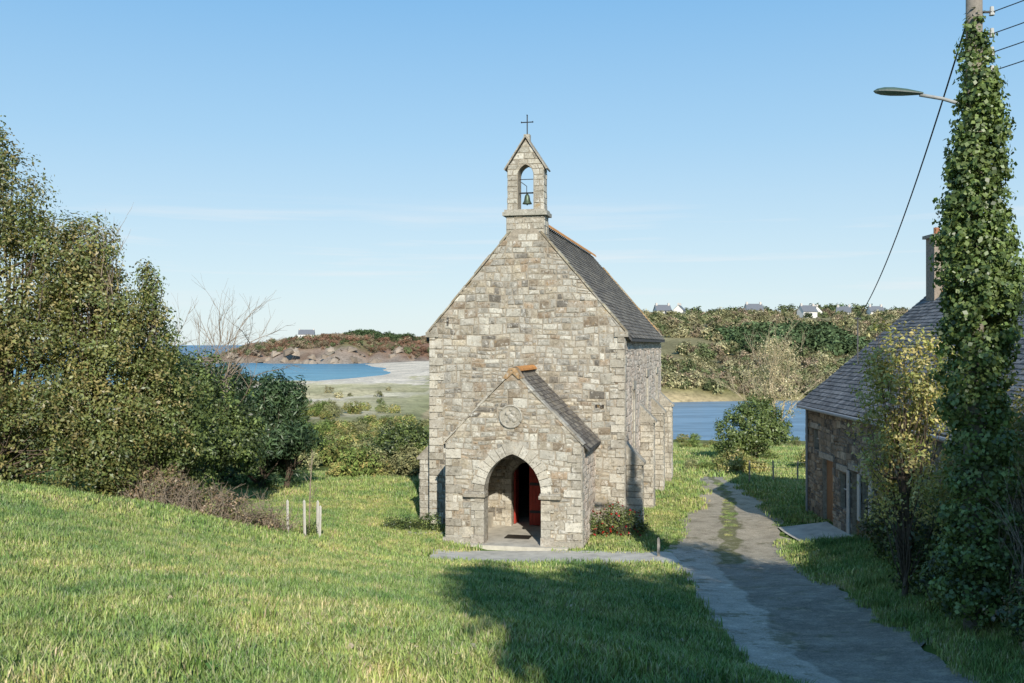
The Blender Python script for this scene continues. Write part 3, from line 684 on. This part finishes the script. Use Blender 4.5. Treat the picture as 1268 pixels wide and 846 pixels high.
for sx in (1,-1):
    masonry(rub,(sx*.66,.08,0),(0,1,0),(sx,0,0),lambda z:[(0,.64)],11.5,13.02,hr=(.2,.26),wr=(.3,.64),pal=DRS,depth=(.01,.03),rubble=False)
    a=Vector((sx*.76,0,12.95)); b=Vector((0,0,14.14)); n=Vector((sx*1.21,0,.78)).normalized()
    pr=[(p.x,p.z) for p in (a,b,b+n*.055+Vector((-sx*.04,0,.03)),a+n*.055)]
    dr.extrude(pr if sx<0 else pr[::-1],.02,.78,'y',(.34,.30,.24))
dr.box(-.11,.11,.28,.52,14.0,14.28,(.4,.37,.31))
ir=MB()
ir.tube([(0,.4,14.25),(0,.4,14.98)],.022,6); ir.tube([(-.2,.4,14.74),(.2,.4,14.74)],.02,6)
for p in ((-.21,14.74),(.21,14.74),(0,14.99)): ir.tube([(p[0],.38,p[1]-.035),(p[0],.38,p[1]),(p[0],.38,p[1]+.035)],[.005,.032,.005],6)
ir.tube([(-.3,.4,12.15),(.3,.4,12.15)],.03,6); ir.tube([(-.3,.4,12.65),(.3,.4,12.65)],.015,6)
ir.tube([(-.02,.4,12.15),(-.02,.4,12.4),(-.22,.4,12.55)],.015,5)
ir.build('iron_cross_and_bell_frame',METAL,chapel)
bl=MB(); bl.tube([(0,.4,12.12),(0,.4,12.06),(0,.4,11.98),(0,.4,11.86),(0,.4,11.78),(0,.4,11.75)],[.03,.08,.10,.12,.165,.18],16); bl.tube([(0,.4,11.78),(0,.4,11.7)],.025,6); bl.build('bell',BRONZE,chapel,True)

# porch
PX=.28; PW=2.28; PD=3.3; PE=3.4; PS=1.02; PA=PE+PW*PS
a_,zs_,ri_=.97,1.75,1.28
ap,R_,c_,am_=arch_pts(PX,a_,zs_,ri_)
core.extrude([(PX-PW+.02,-.6),(PX-PW+.02,PE),(PX,PA-.03),(PX+PW-.02,PE),(PX+PW-.02,-.6),(PX+a_,-.6)]+ap+[(PX-a_,-.6)],-PD,-PD+.55,'y')
def pf(z):
    h=PW if z<PE else PW-(z-PE)/PS
    w=arch_hw(a_+.02,zs_,ri_,z); return cut([(PX-h,PX+h)],PX-w,PX+w) if w>0 else [(PX-h,PX+h)]
PRUB=[tuple(v*1.1 for v in c) for c in RUB]
masonry(rub,(0,-PD,0),(1,0,0),(0,-1,0),pf,-.3,PA-.12,pal=PRUB)
quoins(dr,(PX-PW,-PD,0),(1,0,0),(0,-1,0),-.3,PE-.05,1,d=.062); quoins(dr,(PX+PW,-PD,0),(1,0,0),(0,-1,0),-.3,PE-.05,-1,d=.062)
for sx in (1,-1):
    x0,x1=PX+sx*(PW-.45),PX+sx*(PW-.02)
    core.box(min(x0,x1),max(x0,x1),-PD+.55,0,-.6,PE)
    masonry(rub,(PX+sx*PW,-PD,0),(0,1,0),(sx,0,0),lambda z:[(0,PD)],-.3,PE-.03,pal=SIDE_SUNLIT,depth=(.002,.012))
    quoins(dr,(PX+sx*PW,-PD,0),(0,1,0),(sx,0,0),-.3,PE-.05,1,a0=1,d=.025)
    lo,hi=sorted((PX+sx*(a_+.01),PX+sx*(PW+.08)))
    dr.box(lo,hi,-PD-.1,-PD+.02,-.3,.20,(.36,.33,.27))
    lo,hi=sorted((PX+sx*(a_-.02),PX+sx*(a_+.42))); dr.box(lo,hi,-PD-.13,-PD+.3,-.3,.32,(.40,.36,.3))
    z=.325;k=0
    while z<zs_-.16:
        h=min(.27,zs_-.16-z); w=.42 if k%2 else .3
        lo,hi=sorted((PX+sx*(a_-.012),PX+sx*(a_+w))); dr.box(lo,hi,-PD-.075,-PD+.5,z,z+h-.01,pick(DRS)); z+=h;k+=1
    lo,hi=sorted((PX+sx*(a_-.07),PX+sx*(a_+.66))); dr.box(lo,hi,-PD-.19,-PD+.3,zs_-.17,zs_-.06,(.34,.30,.23)); dr.box(lo+.03,hi-.03,-PD-.14,-PD+.28,zs_-.058,zs_,(.42,.39,.33))
    n=8
    for i in range(n):
        t0,t1=am_*i/n+.006,am_*(i+1)/n-.006; Ro=R_+.34+(.06 if i%2 else 0); cx=PX-sx*c_
        Ri=R_-.012
        poly=[(cx+sx*Ri*math.cos(t),zs_+Ri*math.sin(t)) for t in (t0,(t0+t1)/2,t1)]+[(cx+sx*Ro*math.cos(t),zs_+Ro*math.sin(t)) for t in (t1,t0)]
        if i==n-1: poly[3]=(PX,zs_+math.sqrt(Ro**2-c_**2)); poly[2]=(PX,zs_+ri_-.012)
        dr.extrude(poly if sx<0 else poly[::-1],-PD-.075-random.uniform(0,.01),-PD+.5,'y',pick(DRS))
    Lp=math.hypot(PW,PW*PS); px,pz=PW/Lp,PW*PS/Lp; t=0
    while t<Lp-.02:
        l=min(random.uniform(.25,.5),Lp-t)
        a=Vector((PX+sx*(PW+.05-px*t),0,PE-.05+pz*t)); b=Vector((PX+sx*(PW+.05-px*(t+l-.01)),0,PE-.05+pz*(t+l-.01))); n_=Vector((sx*pz,0,px))
        th=.05+random.uniform(-.02,.025)
        pr=[(p.x,p.z) for p in (a,b,b+n_*th,a+n_*th)]
        dr.extrude(pr if sx<0 else pr[::-1],-PD-.05+random.uniform(-.01,.01),-PD+.4,'y',pick([(.44,.41,.35),(.40,.36,.29),(.34,.30,.24)])); t+=l
    oh=.2; O=Vector((PX+sx*(PW+oh),-PD+.42,PE-oh*PS)); Vv=Vector((-sx*PW,0,PW*PS))
    P=[(PX+sx*(PW+oh),PE-oh*PS),(PX,PA),(PX,PA-.1),(PX+sx*(PW+oh),PE-oh*PS-.1)]
    sl.extrude(P if sx<0 else P[::-1],-PD+.42,-.05,'y',(.1,.1,.1))
    slates(sl,O,(0,1,0),Vv,PD-.5,Lp+oh*1.42,exp=.17,w=.22)
dr.extrude([(PX-.32,PA-.22),(PX-.1,PA+.12),(PX+.1,PA+.12),(PX+.32,PA-.22),(PX+.2,PA-.25),(PX,PA-.06),(PX-.2,PA-.25)][::-1],-PD-.075,-PD+.43,'y',(.44,.28,.14))
t=-PD+.4
while t<-.1:
    pts=[[(PX+.17*math.cos(a),t+k*.39,PA-.0+.15*math.sin(a)+k*.012) for a in np.linspace(0,math.pi,8)] for k in range(2)]
    for j in range(7): tr.poly([pts[0][j],pts[0][j+1],pts[1][j+1],pts[1][j]],(.3,.2,.1))
    t+=.4
tr.build('ridge_tiles',TERRA,chapel,True)
cx,cz=PX-.05,4.25
ring=MB(); pts=[(cx+.36*math.cos(a),-PD-.075,cz+.36*math.sin(a)) for a in np.linspace(0,2*math.pi,29)]
ring.tube(pts,.035,6,(.40,.37,.31),cap=False)
ring.extrude([(cx+.34*math.cos(a),cz+.34*math.sin(a)) for a in np.linspace(2*math.pi,0,24,endpoint=False)],-PD-.07,-PD+.02,'y',(.36,.33,.27))
for (x_,z_,r_) in ((-.12,.1,.09),(.1,.12,.08),(0,-.02,.11),(-.1,-.15,.07),(.12,-.12,.08),(0,.22,.05)):
    ring.tube([(cx+x_,-PD-.065,cz+z_),(cx+x_,-PD-.10,cz+z_),(cx+x_,-PD-.125,cz+z_)],[r_,r_*.85,r_*.3],10,(.42,.39,.33))
ring.build('carved_roundel',GRANITE,chapel)
core.build('wall_core',MORTAR,chapel); rub.build('rubble_masonry',STONE,chapel); dr.build('dressed_stones',GRANITE,chapel); sl.build('slate_roofs',SLATE,chapel)
m=MB(); m.box(PX-PW+.4,PX+PW-.4,-PD-.35,-.0,-.3,.05); m.box(PX-PW+.45,PX-PW+.85,-PD+.56,-.1,.05,.5); m.box(PX+PW-.85,PX+PW-.45,-PD+.56,-.1,.05,.5)
m.box(-HW+.8,HW-.8,.0,LEN-.8,-.3,.04); m.build('stone_floor_and_benches',CONC,chapel)
m=MB()
zs=[(x_,z_) for x_,z_ in arch_pts(dcx,da-.01,dzs,dri-.01)[0] if x_>=dcx]
RED=(.36,.04,.025)
m.extrude([(dcx+.005,.06),(dcx+.61,.06)]+zs,.18,.24,'y',RED)
for k in range(5): m.box(dcx+.02+k*.118,dcx+.125+k*.118,.162,.183,.08,1.8,(.38,.05,.03))
m.box(dcx+.02,dcx+.6,.15,.162,.5,.6,(.05,.04,.04)); m.box(dcx+.02,dcx+.6,.15,.162,1.5,1.6,(.05,.04,.04))
m.box(dcx-.61,dcx-.55,.36,.95,.06,2.0,RED)
m.build('red_door',ATTR,chapel)
m=MB()
for sx in (1,-1):
    z=.05;k=0
    while z<dzs:
        h=min(.3,dzs-z); w=.34 if k%2 else .22; lo,hi=sorted((dcx+sx*(da-.01),dcx+sx*(da+w))); m.box(lo,hi,-.075,.2,z,z+h-.008,pick(DRS)); z+=h;k+=1
    ap2,R2,c2,am2=arch_pts(dcx,da-.01,dzs,dri)
    for i in range(5):
        t0,t1=am2*i/5+.01,am2*(i+1)/5-.01; poly=[(dcx-sx*c2+sx*r*math.cos(t),dzs+r*math.sin(t)) for r,t in ((R2,t0),(R2,t1),(R2+.26,t1),(R2+.26,t0))]
        m.extrude(poly if sx<0 else poly[::-1],-.073,.2,'y',pick(DRS))
m.build('door_surround',GRANITE,chapel)
m=MB(); m.box(PX-.5,PX+.35,-PD+.9,-PD+1.5,.055,.075,(.03,.025,.02)); m.build('door_mat',ATTR,chapel)
GL,nt,out=newmat('leaded_glass'); b=nt.nodes.new('ShaderNodeBsdfPrincipled'); b.inputs['Base Color'].default_value=(.03,.035,.04,1); b.inputs['Roughness'].default_value=.15; L(nt,b.outputs[0],out.inputs[0])
m=MB(); 
for sx in (1,-1):
    for w in wins: lo,hi=sorted((sx*(HW-.3),sx*(HW-.33))); m.box(lo,hi,w[0]-.02,w[1]+.02,w[2]-.02,w[3]+.02)
m.build('windows',GL,chapel)

# ------------------------------------------------------------------ cottage on the right
cot=empty('stone_cottage',(11.3,38,0)); core=MB(); st=MB(); sl=MB(); dd=MB()
LC=17.0; EZ=-2.05; RZc=2.0; WC=4.85
ops=[(1.75,2.95,-6.6,-4.1),(4.9,5.6,-6.6,-4.15),(5.9,6.6,-5.7,-4.2),(.7,1.3,-3.9,-3.1),(3.7,4.4,-5.6,-4.3),(8,9.2,-6.6,-4.2),(10.5,11.5,-5.5,-4.2)]
pieces(core,[0,LC],[-7.4,EZ],ops,lambda a,b,c,d:core.box(.02,.5,-b,-a,c,d))
core.extrude([(.02,-7.4),(.02,EZ),(WC,RZc-.05),(2*WC-.02,EZ),(2*WC-.02,-7.4)],.002,.3,'y'); core.extrude([(.02,-7.4),(.02,EZ),(WC,RZc-.05),(2*WC-.02,EZ),(2*WC-.02,-7.4)],-LC-.3,-LC-.002,'y')
core.box(2*WC-.5,2*WC-.02,-LC,0,-7.4,EZ)
def cw(z):
    iv=[(-.3,LC+.3)]
    for o in ops:
        if o[2]<z<o[3]: iv=cut(iv,o[0],o[1])
    return iv
masonry(st,(0,0,0),(0,-1,0),(-1,0,0),cw,-6.9,EZ-.05,pal=SCH,hr=(.1,.22))
gi=lambda z:[(0 if z<EZ else (z-EZ)*WC/(RZc-EZ),2*WC-(0 if z<EZ else (z-EZ)*WC/(RZc-EZ)))]
masonry(st,(0,.3,0),(1,0,0),(0,1,0),gi,-7,RZc-.3,pal=SCH)
masonry(st,(0,-LC-.3,0),(1,0,0),(0,-1,0),gi,-7,RZc-.3,pal=SCH)
for o in ops:
    dd.box(.18,.22,-o[1],-o[0],o[2],o[3],(.10,.055,.03) if o[2]<-6 else (.02,.02,.025))
    n=int((o[1]-o[0])/.14)
    if o[2]<-6:
        for k in range(n): w=(o[1]-o[0])/n; dd.box(.155,.178,-o[0]-(k+1)*w+.008,-o[0]-k*w-.008,o[2],o[3]-.02,pick([(.24,.13,.07),(.30,.16,.08)]))
    else:
        dd.box(.13,.17,-(o[0]+o[1])/2-.025,-(o[0]+o[1])/2+.025,o[2]+.02,o[3]-.02,(.5,.5,.48)); dd.box(.12,.16,-o[1]+.01,-o[0]-.01,(o[2]+o[3])/2-.02,(o[2]+o[3])/2+.02,(.5,.5,.48))
    st.box(-.07,.3,-o[1]-.2,-o[0]+.2,o[3]+.002,o[3]+.2,(.36,.33,.28))
dd.box(-.09,-.045,-5.86,-5.62,-5.7,-4.2,(.45,.45,.43)); dd.box(-.09,-.045,-6.95,-6.65,-5.7,-4.2,(.45,.45,.43)); dd.box(-.09,-.045,-4.85,-4.6,-6.4,-4.2,(.40,.40,.38))
for sx,x0 in ((1,0),(-1,2*WC)):
    oh=.3; k=(RZc-EZ)/WC
    O=Vector((x0-sx*oh,-LC-.45,EZ-oh*k)); Vv=Vector((sx*WC,0,RZc-EZ)); P=[(x0-sx*oh,EZ-oh*k),(WC,RZc),(WC,RZc-.12),(x0-sx*oh,EZ-oh*k-.12)]
    sl.extrude(P if sx>0 else P[::-1],-LC-.45,.45,'y',(.1,.1,.1))
    slates(sl,O,(0,1,0),Vv,LC+.9,math.hypot(WC+oh,(WC+oh)*k),exp=.2,w=.24,pal=((.18,.18,.185),(.22,.22,.22),(.14,.145,.15)))
st.box(WC-.45,WC+.45,-1.0,-.25,RZc-.6,4.0,(.30,.25,.2)); st.box(WC-.55,WC+.55,-1.1,-.15,4.0,4.12,(.34,.3,.25))
for k in (-.2,.2): dd.tube([(WC+k,-.62,4.12),(WC+k,-.62,4.4)],.11,10,(.35,.15,.08))
st.box(WC-.4,WC+.4,-LC+.2,-LC+.95,RZc-.6,3.6,(.30,.25,.2))
dd.tube([(-.36,-LC,EZ-.36),(-.36,.1,EZ-.3)],.06,8,(.30,.30,.30)); dd.tube([(-.1,-.15,EZ-.4),(-.1,-.15,-6.4)],.045,8,(.30,.30,.30))
mx=1.65; mzr=EZ+mx*(RZc-EZ)/WC; dd.tube([(mx,-.7,mzr-.2),(mx,-.7,1.05)],.028,6,(.1,.1,.1)); dd.tube([(mx-.12,-.7,.98),(mx+.12,-.7,.98)],.03,6,(.1,.1,.1))
core.build('wall_core',MORTAR,cot); st.build('masonry_and_chimneys',SCHIST,cot); sl.build('slate_roof',SLATE,cot); dd.build('doors_windows_gutters',ATTR,cot)
m=MB(); m.extrude([(WC-.2,RZc-.02),(WC,RZc+.13),(WC+.2,RZc-.02)],-LC-.4,.4,'y'); m.build('ridge',TERRA,cot)

# ------------------------------------------------------------------ pole, ivy, lamp, wires
px,py=7.42,16.0; gz=Hs(px,py)
pole=empty('utility_pole',(px,py,gz)); m=MB(); m.tube([(0,0,-.5),(0,0,5),(.02,0,6.9-gz)],[.17,.15,.12],14); m.build('pole',solid('weathered_pole',(.25,.22,.18),.9,14,.25,.4),pole,True)
m=MB()
for k,z in enumerate((5.35,5.0,4.7,4.4)):
    m.tube([(.1,0,z-gz),(.34,-.02,z-gz)],.02,6,(.1,.1,.1)); m.tube([(.3,0,z-gz-.05),(.3,0,z-gz+.09)],[.045,.03],8,(.5,.5,.48))
m.build('insulators',ATTR,pole)
ivy=empty('ivy',(px,py,0)); bl=[]
prof=[(5.0,.13),(4.7,.2),(4.4,.26),(4.1,.31),(3.8,.34),(3.5,.37),(3.2,.41),(2.9,.45),(2.6,.47),(2.3,.50),(2.0,.54),(1.7,.59),(1.4,.62),(1.1,.64),(.8,.66),(.5,.66),(.2,.64),(-.1,.58),(-.5,.5),(-1,.5),(-1.6,.5),(-2.2,.5),(-2.8,.5),(-3.4,.6),(-4.0,.6)]
for z,r in prof: bl.append((.07*math.sin(z*2.1)+.06,-.03,z,r*random.uniform(.82,1.18),r*.9,.34))
IVP=[(.12,.18,.05),(.16,.22,.06),(.20,.26,.08),(.08,.12,.04)]
V,C=foliage(bl,4800,10,.075,.13,IVP,.08,.78,1.5,.15,.8); quads('ivy_leaves',V,C,LEAF,ivy)
lamp=empty('street_lamp',(px,py,3.9)); m=MB()
m.tube([(0,0,-.12),(-.2,0,-.03),(-.5,0,.06),(-.86,0,.12)],.03,8,(.35,.36,.36)); m.tube([(-.05,0,-.3),(-.05,0,.12)],.05,8,(.3,.3,.3)); m.build('arm',ATTR,lamp,True)
m=MB()
def head(zs,col):
    prof=[(-.82,.05),(-.9,.075),(-1.1,.13),(-1.3,.155),(-1.45,.14),(-1.55,.09),(-1.6,.02)]; rings=[]
    for x,w in prof:
        rings.append([(x,w*math.cos(a),.14+zs*w*.45*math.sin(a)+(x+.8)*-.05) for a in np.linspace(0,math.pi,9)])
    for a,b in zip(rings[:-1],rings[1:]):
        for j in range(8): m.poly([a[j],a[j+1],b[j+1],b[j]] if zs<0 else [b[j],b[j+1],a[j+1],a[j]],col)
head(1,(.07,.12,.10)); head(-.7,(.35,.38,.37)); m.build('lantern_head',ATTR,lamp,True)
pl=empty('electric_cables'); m=MB()
def cable(a,b,sag,r):
    a=Vector(a);b=Vector(b); pts=[a.lerp(b,t)-Vector((0,0,4*sag*t*(1-t))) for t in np.linspace(0,1,24)]; m.tube(pts,r,5,(.02,.02,.02))
cable((px-.1,py,5.2),(11.3+mx,37.3,.98),.6,.015)
for z in (5.35,5.0,4.7,4.4): cable((px+.3,py,z),(14,8+z*.2,z+2.2),.25,.009)
m.build('cables',ATTR,pl)

# ------------------------------------------------------------------ right-hand shrubs
def rshrub(name,blobs,clumps,pal,size=.1,gap=.35,shell=.35,per=12,cr=.22,nl=26,r0=.06,bark=BARK):
    x=sum(b[0] for b in blobs)/len(blobs); y=sum(b[1] for b in blobs)/len(blobs); tree(name,x,y,blobs,clumps,per,size,cr,pal,r0,nl,gap,shell,bark,1.2)
rshrub('elder_shrub',[(8.2,20,-2.4,1.2,1.1,1.5),(7.8,20,-1.2,1.0,.9,1.1),(8.3,19.7,-.5,.95,.8,.9),(7.5,20.1,-.2,.45,.4,.8),(7.5,20.2,-2.2,.7,.6,.9)],1700,G_YL,.09,.38,.3,9,.2,70)
rshrub('elder_shrub',[(8.7,18,-2.5,1.2,1.1,1.4),(9.3,17,-1.5,1.1,1,1.2),(8.6,16.5,-1.9,.7,.6,.9)],1100,G_YL+G_OL,.10,.38,.3,12,.2,50)
rshrub('bramble_hedge',[(8.5,17.5,-4.1,1.2,1.5,1.0),(8.9,20.5,-4.4,1.1,1.6,1.3),(9.9,23,-4.3,1.2,1.6,1.3),(9.8,15,-3.5,1.7,1.5,1.2),(10.4,26.5,-4.9,.9,1.5,1.2)],3200,G_DK+G_MD,.11,.22,.4,14,.25,60)
rshrub('bramble_hedge',[(8.0,14.2,-3.9,1.0,1.0,.75),(8.7,12.6,-3.5,1.2,1.2,.9),(9.2,11.4,-2.9,1.2,1.2,1),(7.7,12.2,-4.0,.7,.8,.5)],1900,G_DK+G_MD+G_DRY[:1],.09,.22,.4,14,.22,40)
e=empty('dead_bramble_stems',(8.3,15.2,Hs(8.3,15.2))); m=MB()
for i in range(45):
    x=random.uniform(-.6,1.4); y=random.uniform(-.6,1.5); twiggy(m,Vector((x,y,.2)),Vector((random.uniform(-.25,.25),random.uniform(-.2,.2),1)).normalized(),random.uniform(.8,1.3),.010,2,.45,3,.15)
m.build('stems',TWIG,e)
def big(x,y,top,r,trunk=.25,n=1700):
    z=Hs(x,y); tree('roadside_tree',x,y,[(x,y,z+(top-z)*.62,r,r,(top-z)*.38),(x+r*.4,y,z+(top-z)*.45,r*.8,r*.8,(top-z)*.3),(x-r*.4,y+r*.3,z+(top-z)*.5,r*.7,r*.7,(top-z)*.3)],n,12,.5,.8,G_MD,trunk,24,.1,.4)
big(4.9,-10,12.4,1.5,.2,1300); big(7.6,-9.5,12.2,2.2); big(11,-8.5,12.0,2.8); big(14.5,-7.5,11.6,3.2); big(18.5,-6,10.6,3.4); big(23,-4,10,3.6); big(12.2,2,6.4,2.6); big(15.2,3,6.2,2.8); big(18.5,5,5.0,3.0)

# ------------------------------------------------------------------ small things by the chapel
def W2(u,v): return (CH[0]+u*ca+v*sa, CH[1]-u*sa+v*ca)
x,y=W2(3.35,-1.0); z=Hs(x,y); e=empty('rose_bush',(x,y,z))
bl=[(-.7,0,.45,.5,.4,.5),(0,0,.6,.6,.45,.6),(.7,.05,.48,.5,.4,.48)]
V,C=foliage(bl,460,10,.08,.15,G_MD+[(.26,.28,.09)],.25,.4,2); quads('leaves',V,C,LEAF,e)
V,C=foliage(bl,60,7,.075,.04,[(.6,.03,.03),(.65,.05,.06),(.55,.04,.02)],0,.95,2); quads('red_roses',V,C,LEAF,e)
m=MB()
for i in range(30): twiggy(m,Vector((random.uniform(-.9,.9),random.uniform(-.2,.2),0)),Vector((random.uniform(-.3,.3),0,1)).normalized(),.5,.008,1,.5,2,.2)
m.build('stems',BARK,e)
x,y=W2(-3.2,-1.6); z=Hs(x,y); e=empty('flower_bed_shrub',(x,y,z))
V,C=foliage([(-.6,0,.3,.55,.4,.3),(.2,0,.35,.5,.4,.35),(-1.2,.1,.25,.4,.35,.25)],300,10,.08,.15,G_DK+G_MD,.25,.4,2); quads('leaves',V,C,LEAF,e)
m=MB()
for i in range(14):
    cx=-1.7+i*.19; r=random.uniform(.08,.13); m.tube([(cx,-.55+random.uniform(-.05,.05),-.02),(cx,-.55,r*.6),(cx,-.55,r*1.1)],[r,r*.95,r*.4],7,pick(DRS))
m.build('edging_stones',GRANITE,e)
for (x,y) in ((-6.75,30.0),(-6.15,29.6),(-5.8,30.0),(-6.0,30.7)):
    e=empty('tree_stake',(x,y,Hs(x,y))); m=MB(); h=random.uniform(1.0,1.2)
    lx=random.uniform(-.03,.03); m.tube([(0,0,-.2),(lx,0,h),(lx*1.05,0,h+.05)],[.04,.04,.008],4,(.62,.58,.50)); m.build('stake',ATTR,e)
e=empty('sapling',(-6.2,30.4,Hs(-6.2,30.4))); m=MB(); m.tube([(0,0,-.1),(.03,0,1.2),(.1,0,2.7)],[.028,.022,.008],6)
for i in range(10):
    z=.7+i*.17; twiggy(m,Vector((.03+.02*i*.4,0,z)),Vector((random.uniform(-1,1),random.uniform(-1,1),1.2)).normalized(),.3,.008,1,.5,2,.2)
m.build('stem',TWIG,e); V,C=foliage([(0,0,.25,.3,.3,.25)],40,8,.08,.12,G_MD,0,.3); quads('leaves',V,C,LEAF,e)
e=empty('marker_post',(4.5,30.6,Hs(4.5,30.6))); m=MB(); m.box(-.04,.04,-.04,.04,-.2,.55,(.40,.37,.32)); m.extrude([(-.04,.55),(0,.60),(.04,.55)],-.04,.04,'y',(.40,.37,.32)); m.build('post',GRANITE,e)
e=empty('wire_fence'); m=MB(); pts=[]
for i in range(11):
    x=12.4+i*1.35; y=52+i*.35; z=Hs(x,y); m.tube([(x,y,z-.2),(x+random.uniform(-.04,.04),y,z+1.15)],[.05,.045],6,(.28,.24,.18)); pts.append((x,y,z))
for hh in (.5,.8,1.08): m.tube([(p[0],p[1]-.04,p[2]+hh) for p in pts],.006,4,(.25,.25,.25))
m.build('posts_and_wires',ATTR,e)

# ------------------------------------------------------------------ distant houses
def dhouse(x,y,w,d,h,rz,dz=0):
    z=Hs(x,y)+dz; e=empty('white_house',(x,y,z),rz); m=MB(); m.box(-w/2,w/2,-d/2,d/2,-4,h,(.74,.72,.68)); m.extrude([(-d/2,h),(0,h+d*.5),(d/2,h)][::-1],-w/2+.02,w/2-.02,'x',(.74,.72,.68))
    for s_ in (-1,1): m.poly([(-w/2-.3,s_*(d/2+.4),h-.35),(w/2+.3,s_*(d/2+.4),h-.35),(w/2+.3,0,h+d*.5+.1),(-w/2-.3,0,h+d*.5+.1)],(.17,.18,.20))
    for s_ in (-1,1): m.box(s_*(w/2-.5)-.4,s_*(w/2-.5)+.4,-.35,.35,h+d*.35,h+d*.5+.9,(.6,.55,.5))
    for k in range(int(w/2.6)):
        cx=-w/2+1.6+k*2.5
        m.box(cx-.45,cx+.45,-d/2-.04,-d/2-.01,.9,2.1,(.05,.06,.08))
    m.build('walls_roof_windows',ATTR,e)
for (x,y,w,d,h,r) in ((108,445,8,5.5,2.6,.1),(114,457,6,5,2.6,1.3),(131,442,8,5.5,3.0,.35),(138,452,6,5,2.8,1.5),(149,447,6.5,5,2.8,-.4),(68,450,7.5,5,2.6,.2),(77,458,6,5,2.4,1.2),(165,452,7,5,2.6,.1)):
    dhouse(x,y,w*.9,d*.9,h,r,dz=.2)
dhouse(-163,790,12,7,3.2,.1,1.0)
m=MB()
for i in range(90):
    if i<26: x=random.uniform(-262,-215); y=random.uniform(800,880); r=random.uniform(2,5)*(1 if x>-245 else .7); z=WL-1
    else: x=random.uniform(-205,-80); y=700+14*math.sin(x*.06)+random.uniform(-6,16); r=random.uniform(1.2,3.2); z=max(WL-1,Hs(x,y)-1)
    m.tube([(x,y,z),(x+random.uniform(-1,1),y,z+r*.6),(x+random.uniform(-1.5,1.5),y,z+r*1.1),(x,y,z+r*1.4)],[r*1.5,r*1.2,r*.7,r*.15],7,pick([(.33,.27,.21),(.26,.21,.16)]))
m.build('coastal_rocks',SCHIST)

# ------------------------------------------------------------------ light, sky, camera
EL=math.radians(26.5); AZ=math.radians(180-9)
S=Vector((math.sin(AZ)*math.cos(EL),math.cos(AZ)*math.cos(EL),math.sin(EL)))
sun=D.lights.new('sun','SUN'); sun.energy=5.0; sun.angle=math.radians(.5); sun.color=(1,.94,.83)
so=D.objects.new('sun',sun); so.rotation_euler=S.to_track_quat('Z','Y').to_euler(); so.location=(20,-40,30); scene.collection.objects.link(so)
w=D.worlds.new('World'); scene.world=w; w.use_nodes=True; nt=w.node_tree; nt.nodes.clear()
out=nt.nodes.new('ShaderNodeOutputWorld'); bg=nt.nodes.new('ShaderNodeBackground'); bg.inputs[1].default_value=.12
sk=nt.nodes.new('ShaderNodeTexSky'); sk.sky_type='NISHITA'; sk.sun_disc=False; sk.sun_elevation=EL; sk.sun_rotation=AZ; sk.air_density=1.0; sk.dust_density=.3; sk.ozone_density=1.5; sk.altitude=10
tc=nt.nodes.new('ShaderNodeTexCoord'); sp=nt.nodes.new('ShaderNodeSeparateXYZ'); L(nt,tc.outputs['Generated'],sp.inputs[0])
gr=ramp(nt,sp.outputs[2],[(0,(.74,.87,.92)),(.10,(.58,.78,.92)),(.20,(.40,.67,.92)),(.36,(.20,.50,.87)),(1,(.07,.22,.50))])
gr=mix(nt,'MULTIPLY',1.0,gr,(8.3,8.3,8.3))
base=mix(nt,'MIX',.85,sk.outputs[0],gr)
mp=nt.nodes.new('ShaderNodeMapping'); mp.inputs['Scale'].default_value=(2.0,2.0,40); mp.inputs['Location'].default_value=(3.1,1.7,.4); L(nt,tc.outputs['Generated'],mp.inputs[0])
cl=ramp(nt,noise(nt,mp.outputs[0],1.5,5,.55),[(.50,0),(.70,.6)])
band=ramp(nt,sp.outputs[2],[(.03,0),(.06,1),(.11,1),(.15,0)])
cm=nt.nodes.new('ShaderNodeMath'); cm.operation='MULTIPLY'; L(nt,cl,cm.inputs[0]); L(nt,band,cm.inputs[1])
c=mix(nt,'MIX',cm.outputs[0],base,(7.2,7.4,7.6)); L(nt,c,bg.inputs[0]); L(nt,bg.outputs[0],out.inputs[0])
cam=D.cameras.new('camera'); cam.lens=35; cam.sensor_width=36; cam.clip_start=.1; cam.clip_end=60000
co=D.objects.new('camera',cam); co.location=(0,0,0); co.rotation_euler=(math.radians(90.19),0,0); scene.collection.objects.link(co); scene.camera=co
scene.view_settings.view_transform='Standard'; scene.view_settings.look='None'; scene.view_settings.exposure=0
print('OBJ',len(D.objects))
